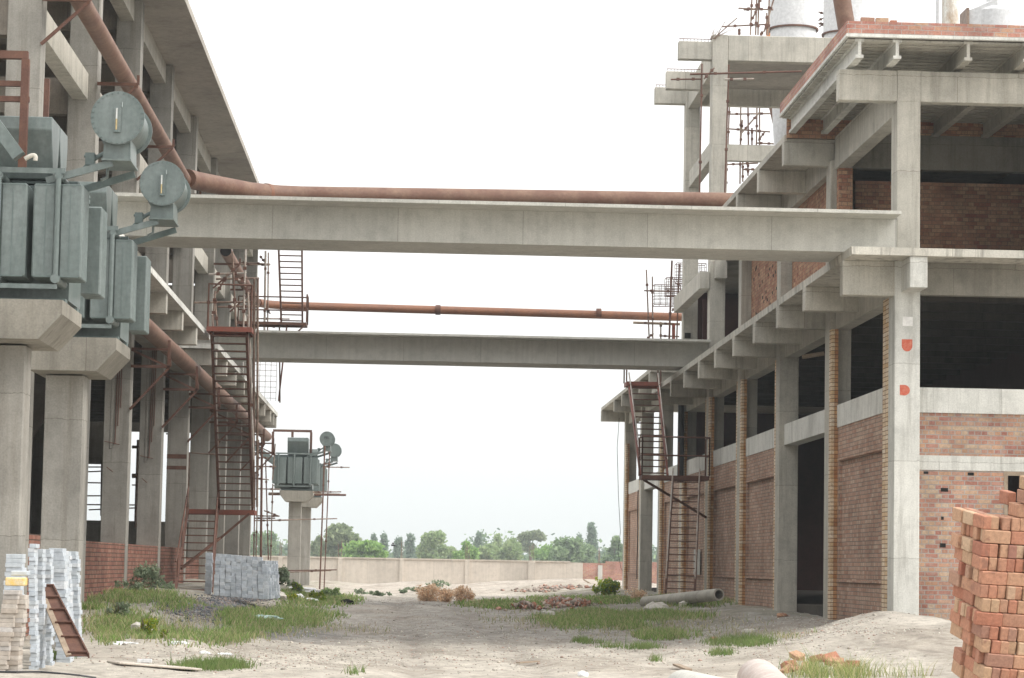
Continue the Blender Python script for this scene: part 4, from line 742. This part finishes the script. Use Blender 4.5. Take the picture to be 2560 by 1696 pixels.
SAGE = [(.24, .30, .20), (.30, .35, .24), (.18, .24, .15)]; YG = [(.30, .38, .05), (.22, .34, .06), (.42, .42, .06)]; TAN = [(.82, .64, .46), (.88, .72, .55), (.68, .50, .35)]
bush(378, 1478, 95, 75, SAGE, 'grey-green straggly bush at the foot of the left staircase', 1100, .03); bush(345, 1490, 60, 40, SAGE, 'low grey-green bush left of the straggly one', 500, .03)
bush(1522, 1490, 88, 46, [(.20, .30, .13), (.26, .36, .17)]+YG, 'green and yellow shrub at the far corner of the right building', 1300, .045); bush(1508, 1466, 36, 26, YG, 'bright yellow-green bush top behind the shrub by the right building', 400, .04)
bush(1068, 1503, 66, 40, TAN, 'dry brown tumbleweed heap, left clump on the sand', 1500, .05, 'dry_bush', 'dry bush'); bush(1118, 1505, 56, 36, TAN, 'dry brown tumbleweed heap, middle clump on the sand', 1200, .05, 'dry_bush', 'dry bush'); bush(1158, 1504, 48, 38, TAN, 'dry brown tumbleweed heap, right clump on the sand', 1100, .05, 'dry_bush', 'dry bush')
bush(735, 1482, 34, 34, YG+SAGE, 'yellow-green weed under the far pier', 260, .04); bush(790, 1505, 40, 30, YG, 'bright yellow-flowering weed on the left grass bank', 260, .04); bush(728, 1502, 24, 20, YG, 'small yellow weed left of the white litter near the far pier', 150, .04)
bush(700, 1462, 60, 50, SAGE, 'grey-green weeds beside the block stack at the far left', 600, .05); bush(820, 1495, 60, 26, GR, 'low green weeds right of the far scaffold poles', 500, .05)
bush(368, 1592, 46, 52, YG, 'bright yellow-green flowering weed on the left verge', 420, .022); bush(412, 1598, 20, 26, YG, 'small yellow-green weed right of the flowering one', 140, .02); bush(300, 1545, 70, 44, SAGE, 'pale leafy weed on the left verge near the tile stacks', 500, .025); bush(1045, 1480, 60, 12, SAGE, 'sparse low scrub on the sand heap before the wall', 250, .05)
bush(1005, 1484, 26, 14, SAGE, 'small tuft of scrub left of the tumbleweed on the sand', 120, .05); bush(905, 1486, 30, 14, SAGE, 'small tuft of scrub near the wall pillar at left', 120, .05); bush(950, 1490, 44, 12, SAGE, 'flat pale scrub patch on the sand left of centre', 180, .05); bush(1590, 1500, 60, 30, TAN, 'dry brownish scrub between the far column and the drain pipe', 500, .04, 'dry_bush', 'dry bush'); bush(1095, 1470, 50, 22, SAGE, 'scrub tuft on top of the sand heap behind the tumbleweed', 260, .05)
def grass(patches, label, hgt, wid, cols, seed=1):
    g = random.Random(seed); V = []; Fc = []; Cc = []
    for cx_, cy_, rx, ry, n in patches:
        cl = [(g.gauss(0, .45), g.gauss(0, .45)) for _ in range(max(6, n//60))]
        for _ in range(n):
            c = cl[g.randrange(len(cl))]; a, b2 = c[0]+g.gauss(0, .2), c[1]+g.gauss(0, .22)
            if a*a+b2*b2 > 1.3: continue
            p = G(cx_+a*rx, cy_+b2*ry, 20)
            h_ = hgt*g.uniform(.35, 1.15); w_ = wid*g.uniform(.6, 1.3); an = g.uniform(0, 3.14); h_ *= 1.6 if g.random() < .06 else 1; le = Vector((g.gauss(0, .45), g.gauss(0, .4), 0))*h_
            d = Vector((math.cos(an), math.sin(an)*.5, 0))*w_; k = len(V); z = Vector((p.x+g.uniform(-.06, .06), p.y+g.uniform(-.25, .25), 0)); z.z = gh(z.x, z.y)-.01
            V += [z-d, z+d, z+d*.6+le*.4+Vector((0, 0, h_*.6)), z-d*.6+le*.4+Vector((0, 0, h_*.6)), z+le+Vector((0, 0, h_)), z+le+Vector((0.002, 0, h_))]
            Fc += [(k, k+1, k+2, k+3), (k+3, k+2, k+5, k+4)]; col = np.array(cols[g.randrange(len(cols))])*g.uniform(.75, 1.25); Cc += [col*.8, col*.8, col, col, col*1.15, col*1.15]
    return tag(colmesh('grass', np.array([tuple(v) for v in V]), np.array(Fc), np.array(Cc), 'grass'), label, 'grass', kind='stuff')
GC = [(.21, .33, .09), (.26, .38, .12), (.30, .37, .15), (.40, .40, .2), (.19, .29, .09), (.44, .40, .24)]
grass([(335, 1502, 140, 22, 3600), (300, 1562, 95, 34, 2600), (450, 1532, 80, 14, 1000), (655, 1560, 110, 26, 3200), (770, 1546, 90, 22, 3000), (500, 1598, 130, 18, 1500), (400, 1585, 80, 20, 800), (600, 1590, 90, 12, 900), (280, 1600, 60, 12, 400), (590, 1535, 60, 10, 500), (700, 1530, 90, 12, 1500), (230, 1525, 40, 12, 400)], 'green grass and weeds covering the left verge', .13, .012, GC, 3)
grass([(430, 1570, 300, 45, 1500), (1560, 1560, 330, 35, 1500), (700, 1580, 250, 25, 500), (1300, 1540, 160, 20, 300), (1900, 1590, 140, 12, 250)], 'sparse dry stems and weeds thinning out over the dirt on both verges', .12, .009, [(.45, .40, .24), (.36, .36, .18), (.26, .32, .13), (.5, .44, .3)], 9)
grass([(800, 1503, 105, 17, 3600), (740, 1490, 70, 12, 1500), (1270, 1513, 135, 12, 3200), (1480, 1503, 120, 11, 2400), (1380, 1500, 80, 8, 900)], 'low green grass strips beside the far end of the road', .13, .025, GC, 4)
grass([(1450, 1552, 125, 22, 4200), (1722, 1503, 130, 17, 4600), (1650, 1542, 130, 13, 2600), (1560, 1565, 90, 12, 1400), (1668, 1590, 80, 11, 2200), (1500, 1535, 100, 12, 1500)], 'green grass banks in front of the right building', .14, .013, GC, 5)
grass([(1852, 1607, 95, 10, 1900), (1480, 1607, 50, 6, 420), (1585, 1620, 85, 5, 600), (535, 1668, 95, 9, 2300), (145, 1645, 45, 8, 800), (1790, 1635, 45, 5, 300), (1640, 1652, 18, 4, 90), (880, 1683, 40, 4, 90)], 'small grass tufts on the near sand', .13, .007, [(.15, .24, .07), (.19, .27, .09), (.24, .27, .12)], 6)
grass([(2085, 1690, 120, 14, 900), (2010, 1680, 70, 12, 260), (2250, 1692, 80, 6, 130)], 'tall yellowish grass blades at the bottom edge around the broken bricks', .27, .005, [(.26, .33, .10), (.36, .38, .16), (.18, .26, .08), (.48, .44, .24)], 8)
# ================================================================ LOOSE STONE
def stones(patches, size, cols, label, name, seed, flat=.7, above=0):
    g = random.Random(seed); V = []; Fc = []; Cc = []
    base = [(1, 0, 0), (-1, 0, 0), (0, 1, 0), (0, -1, 0), (0, 0, 1), (0, 0, -1)]; fs = [(0, 2, 4), (2, 1, 4), (1, 3, 4), (3, 0, 4), (2, 0, 5), (1, 2, 5), (3, 1, 5), (0, 3, 5)]
    for cx_, cy_, rx, ry, n in patches:
        for _ in range(n):
            a, b2 = g.gauss(0, .5), g.gauss(0, .5)
            p = G(cx_+a*rx, cy_+b2*ry, 22); s = size*g.uniform(.4, 1.5)*(1 if g.random() > .04 else 2); x = p.x+g.uniform(-.05, .05); y = p.y+g.uniform(-.2, .2); z = gh(x, y); an = g.uniform(0, 6.28); k = len(V)
            for q in base:
                X, Yy, Z = (q[0]*g.uniform(.7, 1.3)*s, q[1]*g.uniform(.6, 1.2)*s, q[2]*flat*s*g.uniform(.6, 1.1)); V.append((x+X*math.cos(an)-Yy*math.sin(an), y+X*math.sin(an)+Yy*math.cos(an), z+Z+s*.2+above*g.random()*math.exp(-2*(a*a+b2*b2))))
            Fc += [tuple(k+i for i in f) for f in fs]; c = np.array(cols[g.randrange(len(cols))])*g.uniform(.8, 1.2); Cc += [c]*6
    return tag(colmesh(name, np.array(V), np.array(Fc), np.array(Cc), 'grav'), label, 'stones', kind='stuff')
stones([(500, 1530, 85, 20, 5200), (610, 1496, 80, 8, 2000), (550, 1515, 80, 13, 2200)], .026, [(.13, .135, .145), (.19, .19, .19), (.10, .11, .12), (.22, .18, .16)], 'heap of dark grey gravel on the left verge', 'gravel', 11)
stones([(1395, 1512, 45, 9, 420), (1310, 1524, 60, 4, 50), (1450, 1515, 40, 6, 70)], .075, [(.36, .17, .11), (.42, .24, .18), (.34, .28, .24), (.50, .42, .36)], 'heap of broken red brick rubble beside the road on the right', 'rubble', 12, above=.25)
stones([(1400, 1470, 60, 5, 90), (1330, 1478, 60, 5, 60)], .10, [(.25, .2, .17), (.35, .3, .26), (.36, .2, .15)], 'dark rubble spread before the boundary wall', 'rubble', 13)
stones([(1100, 1560, 800, 60, 3400), (1500, 1620, 700, 60, 2600), (700, 1640, 500, 40, 1900), (2050, 1570, 260, 40, 1500), (1150, 1505, 300, 14, 900)], .016, [(.42, .38, .33), (.50, .46, .40), (.40, .30, .25), (.34, .31, .27), (.6, .57, .5)], 'scattered pebbles and crumbs over the sandy road', 'pebbles', 14)
def rock(px, py, s, mat, label, name='rock', cat='rock', seed=0, sc=(1, 1, .6), dz=.3):
    g = random.Random(seed); p = G(px, py, 20); V = []; n = 10
    m = MB(); vs = []
    for i in range(5):
        for j in range(n): a = 2*math.pi*j/n; ph = math.pi*(i+.5)/5; r = s*(1+g.uniform(-.25, .25)); vs.append((p.x+r*sc[0]*math.sin(ph)*math.cos(a), p.y+r*sc[1]*math.sin(ph)*math.sin(a), p.z+s*sc[2]*dz+r*sc[2]*math.cos(ph)))
    fs = [(i*n+j, (i+1)*n+j, (i+1)*n+(j+1) % n, i*n+(j+1) % n) for i in range(4) for j in range(n)]+[tuple(range(n)), tuple(reversed(range(4*n, 5*n)))]
    m.add(vs, fs); return tag(m.build(name, mat), label, cat)
for i, (px, py, s, mt, lb, nm, ct, sc) in enumerate([
    (1368, 1540, .17, 'stone', 'pale rounded lump of concrete at the left edge of the right grass bank', 'rock', 'rock', (1.3, 1, .6)), (1708, 1516, .13, 'stone', 'white stone in the grass below the drain pipe', 'rock', 'rock', (1, 1, .8)), (1874, 1582, .10, 'stone', 'pale stone on the sand mound in front of the doorway', 'rock', 'rock', (1.4, 1, .6)),
    (377, 1527, .10, 'stone', 'pale grey stone on the left verge before the gravel', 'rock', 'rock', (1.1, 1, .8)), (1458, 1690, .055, 'bag', 'crumpled white plastic cup on the near sand', 'litter', 'litter', (1.5, 1, .9)), (303, 1612, .14, 'bag', 'torn white plastic sheet on the left verge', 'litter', 'litter', (1.9, 1, .25)),
    (447, 1612, .11, 'bag', 'crumpled pale plastic bag left of centre on the verge', 'litter', 'litter', (1.5, 1, .4)), (510, 1636, .09, 'bag', 'white crumpled bag by the grass tuft', 'litter', 'litter', (1.1, 1, .5)), (560, 1637, .09, 'bag', 'flat white scrap right of the crumpled bag', 'litter', 'litter', (1.6, .8, .25)),
    (660, 1548, .22, 'blue', 'torn turquoise and tan sack lying on the left grass', 'litter', 'litter', (1.9, 1, .3)), (748, 1478, .30, 'bag', 'long white sack under the far pier', 'litter', 'litter', (2.3, 1, .35)), (748, 1498, .15, 'bag', 'small white bag left of the yellow flowering weed', 'litter', 'litter', (1.2, 1, .8)), (772, 1504, .2, 'bag', 'flat white litter piece below the yellow weed', 'litter', 'litter', (1.6, 1, .4)),
    (868, 1510, .16, 'dark', 'dark torn rag at the end of the left grass bank', 'litter', 'litter', (1.4, 1, .7)), (692, 1494, .17, 'stone', 'grey tarpaulin bundle at the foot of the block stack', 'tarpaulin', 'tarpaulin', (1.6, 1, .8)), (350, 1580, .15, 'stone', 'tan broken slab sticking out of the left verge', 'rock', 'rock', (1.3, .8, .8)), (2057, 1527, .09, 'brick', 'brick lump beside the doorway column base', 'rock', 'rock', (1, 1, .7)),
    (1955, 1542, .09, 'brickR', 'brick lump on the mound right of the doorway', 'rock', 'rock', (1.3, 1, .7)), (1785, 1600, .07, 'brickR', 'brick bat beside the grass tuft on the right sand', 'rock', 'rock', (1.3, 1, .7)), (1645, 1525, .22, 'stone', 'low brown earth lump in the grass right of centre', 'rock', 'rock', (1.6, 1, .7)), (1480, 1470, .12, 'stone', 'small pale stone left of the yellow-green bush', 'rock', 'rock', (1.3, 1, .7))]):
    rock(px, py, s, mt, lb, nm, ct, i, sc)
for i, (px, py, s) in enumerate([(490, 1502, 0), (333, 1493, 1), (300, 1502, 2), (347, 1500, 3)][1:]):
    p = G(px, py); o = MB().box(p.x-.115, p.x+.115, p.y-.055, p.y+.055, p.z-.01, p.z+.065).build('brick', 'lbrick', bev=.006); o.rotation_euler = (0, .1, .4*i)
    tag(o, ['loose brick lying highest in the grass beside the left columns', 'loose brick leftmost in the grass beside the left columns', 'loose brick half sunk right of two others near the left columns'][i], 'brick')
p = G(365, 1657); o = MB().box(p.x-.12, p.x+.08, p.y-.03, p.y+.03, p.z, p.z+.05).build('tile', 'bag', bev=.004); tag(o, 'single white tile strip lying on the sand at lower left', 'tile')
p0, p1 = G(282, 1660), G(488, 1676); o = MB().beam((p0.x, p0.y, p0.z+.02), (p1.x, p1.y, p1.z+.02), .6, .03).build('concrete_slab', 'plaster', bev=.008); tag(o, 'thin pale concrete slab lying on the sand at lower left', 'slab')
p0, p1 = G(1295, 1662), G(1345, 1660); o = MB().beam(p0+Vector((0, 0, .03)), p1+Vector((0, 0, .04)), .10, .02).build('plank', 'plank'); tag(o, 'short splintered plank on the near sand in the middle', 'plank')
p0, p1 = G(1690, 1672), G(1722, 1680); o = MB().beam(p0+Vector((0, 0, .06)), p1+Vector((0, 0, .03)), .10, .03).build('plank', 'plank'); tag(o, 'broken reddish plank left of the round pipe end', 'plank')
m = MB(); pts = [G(x, y)+Vector((0, 0, .02)) for x, y in ((-20, 1684), (40, 1685), (100, 1684), (150, 1688), (200, 1693), (240, 1699))]; tag(m.tube(pts, .014, 6).build('ground_cable', 'black'), 'black cable lying along the sand at the lower left corner', 'cable')
p0 = G(1460, 1452, 100); o = MB().beam(WY(1458, 1449, 135), WY(1487, 1467, 135), .10, .07).build('plank', 'plank'); tag(o, 'dark plank leaning against rubble left of the shrub', 'plank')
# ================================================================ CONCRETE PIPES ON THE GROUND
def cpipe(a, b2, ro, ri, label, mat='conc'):
    a, b2 = Vector(a), Vector(b2); t = thing('concrete_pipe', label, 'concrete pipe', ((a+b2)/2-Vector((0, 0, ro)))); d = (b2-a).normalized()
    P(MB().tube([a, b2], ro, 24, False), 'barrel', mat, t)
    s = d.cross(Vector((0, 0, 1))).normalized(); u = s.cross(d); m = MB(); n = 24
    for q, e in ((b2, 1), (a, -1)):
        vs = [q+(s*math.cos(2*math.pi*j/n)+u*math.sin(2*math.pi*j/n))*ro for j in range(n)]+[q+(s*math.cos(2*math.pi*j/n)+u*math.sin(2*math.pi*j/n))*ri for j in range(n)]
        m.add(vs, [(j, (j+1) % n, n+(j+1) % n, n+j) for j in range(n)])
    P(m, 'rim', mat, t); P(MB().tube([a, b2], ri, 24, False), 'bore', 'concD', t); return t
a = WY(1612, 1492, 74); b2 = WY(1792, 1483, 70.5)
cpipe((a.x, 74, gh(a.x, 74)+.1), (b2.x, 70.0, .85), .165, .12, 'long grey concrete pipe lying in the grass before the right staircase')
t = cpipe((3.66, 27.1, .37), (3.47, 23.6, .22), .225, .17, 'large pale pipe cut by the bottom edge of the photo', 'oldpipe')
P(MB().lathe((0, 0, 0), [(.225, 0), (.20, .06), (.1, .1), (0, .11)], 20, 'Y'), 'end_cap', 'oldpipe', t).location = Vector((3.66, 27.1, .37))-wloc(t)
a = WY(1800, 1712, 26); cpipe((a.x-.35, 26.2, .30), (a.x+.4, 22.5, .22), .20, .15, 'grey pipe just showing at the bottom edge left of the large pale one', 'concB')
# ================================================================ BRICK PILE (right edge)
BK = MB().box(-.1125, .1125, -.036, .036, 0, .108).build('brick', 'lbrick', bev=.006); BK2 = MB().box(-.036, .036, -.1125, .1125, 0, .108).build('brick', 'lbrick', bev=.006)
LBK = 'orange-red clay brick stacked on edge in the tall leaning brick pile at the right edge'
def place_brick(mesh_o, loc, rot, used=[set()]):
    if mesh_o.name in used[0]: o = mesh_o.copy(); COL.objects.link(o)
    else: o = mesh_o; used[0].add(mesh_o.name)
    o.location = loc; o.rotation_euler = rot; return tag(o, LBK, 'brick', 'bricks of the leaning pile')
cnt = 0; NL = 19; zb = gh(4.9, 21.6)-.02
for L in range(NL):
    f = L/(NL-1); pitch = math.radians(15-8*f); rl = math.radians(6-4.5*f); zz = zb+L*.1125
    R3 = Matrix.Rotation(math.radians(8), 3, 'Z') @ Matrix.Rotation(pitch, 3, 'X') @ Matrix.Rotation(rl, 3, 'Y')
    ox = rnd.uniform(-.03, .03)-.02*math.sin(L*.7); org = Vector((4.72+ox+.05*max(0, .5-f), 21.4, zz))
    spots = []
    if L % 3 != 1:   # headers on the front face, stretchers run back on the left
        x = .036+rnd.uniform(-.01, .02)
        while x < .62: spots.append((BK2, x, .1125+rnd.uniform(-.02, .015))); x += .074+rnd.uniform(0, .008)
        y = .345
        while y < .6: spots.append((BK2, .04+rnd.uniform(-.03, .02), y)); spots.append((BK2, .115, y)); y += .235
    else:
        x = .1125+rnd.uniform(-.02, .03)
        while x < .72: spots.append((BK, x, .036+rnd.uniform(-.015, .015))); x += .232
        y = .12
        while y < .6: spots.append((BK, .1125+rnd.uniform(-.025, .02), y)); y += .08
    if L > NL-3: spots = [s_ for s_ in spots if s_[1] > (-1 if L == NL-2 else .3)]
    for mo, x, y in spots:
        loc = org + R3 @ Vector((x, y, 0)); rot = (R3 @ Matrix.Rotation(rnd.uniform(-.09, .09), 3, 'Z')).to_euler(); place_brick(mo, loc, rot); cnt += 1
for x, y, z in ((.50, .20, 0), (.58, .2, 0), (.66, .2, 0), (.74, .2, 0), (.52, .2, 1.25), (.60, .2, 1.25), (.68, .2, 1.25), (.42, .50, 0)):
    o = BK2.copy(); COL.objects.link(o); o.location = Vector((4.62+x, 21.3+y, zb+NL*.1125+.09*z+.0)); o.rotation_euler = (.12, .02, .1); tag(o, LBK, 'brick', 'bricks of the leaning pile')
# broken bricks at the bottom
for i in range(16):
    px, py = rnd.uniform(1965, 2140), rnd.uniform(1650, 1688); p = G(px, py, 20); s = rnd.uniform(.05, .09)
    m = MB().box(-s*1.3, s*1.3, -s*.9, s*.9, -s*.6, s*.6); m.v = [(a+rnd.uniform(-.012, .012), b_+rnd.uniform(-.012, .012), c+rnd.uniform(-.012, .012)) for a, b_, c in m.v]
    o = m.build('broken_brick', 'lbrick', bev=.008, loc=(0, 0, 0)); o.location = (p.x, p.y, p.z+s*.5+rnd.uniform(0, .05)); o.rotation_euler = (rnd.uniform(-.6, .6), rnd.uniform(-.6, .6), rnd.uniform(0, 3)); tag(o, 'broken brick piece in the small heap at the bottom edge behind the tall grass', 'broken brick', 'broken bricks at the bottom edge')
# ================================================================ TILE STACKS (left)
TL = MB().box(-.14, .14, -.15, .15, 0, .054).build('paving_tile', 'tile', bev=.004); TLB = MB().box(-.115, .115, -.15, .15, 0, .054).build('paving_tile', 'tileB', bev=.004); first = {TL.name: 1, TLB.name: 1}
def tstack(px0, px1, ytop, Y, label, proto=TL, lean=.0, sx=None, group='stacks of grey paving tiles'):
    a, b2 = WY(px0, 1500, Y), WY(px1, 1500, Y); xc = (a.x+b2.x)/2; z0 = gh(xc, Y)-.01; zt = WY(px0, ytop, Y).z; n = int((zt-z0)/.0555); wd = (b2.x-a.x)
    dxl = 0
    for i in range(n):
        if first.get(proto.name): o = proto; first[proto.name] = 0
        else: o = proto.copy(); COL.objects.link(o)
        dxl += rnd.uniform(-.006, .006); o.scale = (wd/(.28 if proto is TL else .23), 1, 1); o.location = (xc+dxl+lean*(i/n-.5)+rnd.uniform(-.012, .012), Y+.15+rnd.uniform(-.015, .015), z0+i*.0555); o.rotation_euler = (rnd.uniform(-.01, .01), rnd.uniform(-.015, .015), rnd.uniform(-.04, .04))
        tag(o, label, 'tile', group)
tstack(-8, 30, 1468, 31.4, 'brownish dusty tile in the leftmost front stack at the lower left corner', TLB, .1, group='tiles of the leftmost front stack'); tstack(32, 62, 1478, 31.5, 'brownish dusty tile in the front stack with the yellow block on it', TLB, .1, group='tiles of the second front stack')
tstack(8, 50, 1377, 32.6, 'grey tile in the broad stack behind the two front stacks', TL, 0, group='tiles of the broad left stack'); tstack(70, 86, 1358, 33.6, 'grey tile in the tallest narrow stack beside the rusty form panel top', TL, -.1, group='tiles of the tallest narrow stack')
tstack(92, 107, 1370, 34.4, 'grey tile in the narrow stack just above the left of the rusty form panel', TL, -.05, group='tiles of the first narrow stack behind the panel'); tstack(110, 128, 1370, 35.2, 'grey tile in the narrow stack behind the middle of the rusty form panel', TL, -.05, group='tiles of the second narrow stack behind the panel')
tstack(133, 168, 1370, 35.7, 'grey tile in the wide right stack next to the brick wall, front row', TL, -.12, group='tiles of the wide right stack front'); tstack(140, 170, 1370, 36.1, 'white-lit tile in the wide right stack, second row back', TL, -.12, group='tiles of the wide right stack second row')
tstack(150, 178, 1372, 36.6, 'white-lit tile in the wide right stack, third row back', TL, -.12, group='tiles of the wide right stack third row'); tstack(172, 196, 1378, 37.1, 'grey tile in the rearmost right stack against the pier', TL, -.12, group='tiles of the rearmost right stack')
p = WY(43, 1465, 31.6); o = MB().box(p.x-.13, p.x+.1, 31.5, 31.75, p.z, p.z+.1).build('tile', 'yellow', bev=.012); tag(o, 'yellow-painted block lying on top of the front tile stack', 'block'); o = MB().box(p.x-.1, p.x+.1, 31.7, 31.95, p.z+.12, p.z+.18).build('tile', 'tile', bev=.01); tag(o, 'grey tile behind the yellow-painted block', 'tile')
# steel form panel leaning
a0, a1, b0, b1 = WY(98, 1467, 35.2), WY(133, 1466, 35.2), WY(222, 1640, 33.6), WY(172, 1640, 33.6)
t = thing('form_panel', 'rusty steel formwork panel with cross ribs leaning on the tile stacks', 'formwork panel', ((b0.x+b1.x)/2, 33.6, b0.z))
nrm = (a1-a0).cross(b1-a0).normalized(); nrm = nrm if nrm.y < 0 else -nrm
P(MB().prism([a0, a1, b0, b1], -nrm*.012), 'face_sheet', 'redox' if 0 else 'rust', t)
P(MB().beam(a1, b0, .018, .07, nrm), 'edge_flange', 'rust', t); P(MB().beam(a0, b1, .07, .03, nrm), 'edge_flange', 'plank', t); P(MB().beam(a0, a1, .02, .06, nrm), 'end_flange', 'rust', t)
for f in (.18, .36, .55, .75, .97): P(MB().beam(a0.lerp(b1, f)+nrm*.02, a1.lerp(b0, f)+nrm*.02, .02, .035, nrm), 'rib', 'rust', t)
# ================================================================ BLOCK STACK (far left)
BBk = MB().box(-.06, .06, -.1, .1, 0, .078).build('concrete_block', 'block', bev=.005); used = False
def blk(x, y, z, r, s=(1, 1, 1), lb='grey cement block in the big block stack right of the left staircase'):
    global used
    if not used: o = BBk; used = True
    else: o = BBk.copy(); COL.objects.link(o)
    o.location = (x, y, z); o.rotation_euler = (0, 0, r); o.scale = s; tag(o, lb, 'cement block', 'cement blocks of the big stack')
for r_ in range(12):
    nx = 9
    for c in range(nx):
        f = c/(nx-1); x = -4.35+c*.127+.012*r_*(-.5)*f+rnd.uniform(-.008, .008); y = 59.8+.02*r_+rnd.uniform(-.02, .02); blk(x, y, .72+r_*.0795-.06*f+rnd.uniform(-.002, .002), rnd.uniform(-.05, .05))
for q in range(5):
    for r_ in range(11): blk(-3.22+.04*q-.008*r_+rnd.uniform(-.012, .012), 59.95+q*.42+.01*r_, .66+r_*.0795, rnd.uniform(-.08, .08), (1, 1.9, 1))
for r_ in range(12): blk(-4.58+rnd.uniform(-.01, .01), 60.4, .74+r_*.0795, rnd.uniform(-.05, .05), (1.3, 1, 1), 'grey cement block in the separate column seen through the lower left stair flight')
# ================================================================ BIRD
p = WY(983, 1364, 150); m = MB().tube([p+Vector((-.12, 0, .02)), p, p+Vector((.14, 0, -.01))], .05, 8).add([p, p+Vector((.05, .35, .16)), p+Vector((-.08, .3, .14))], [(0, 1, 2)]).add([p, p+Vector((.05, -.35, .16)), p+Vector((-.08, -.3, .14))], [(0, 2, 1)])
tag(m.build('bird', 'black'), 'small dark bird flying above the boundary wall', 'bird')

# ================================================================ HAZE
hm, hn, hl, hb = newmat('haze_air'); hn.remove(hb); pv = hn.new('ShaderNodeVolumePrincipled'); pv.inputs['Color'].default_value = (.88, .95, .97, 1); pv.inputs['Density'].default_value = .00045; pv.inputs['Anisotropy'].default_value = .3
hl.new(pv.outputs[0], hn['Material Output'].inputs['Volume'])
hz = MB().box(-720, 720, -70, 970, -1.6, 26).build('haze', hm); hz['kind'] = 'stuff'; hz['label'] = 'pale haze in the air'
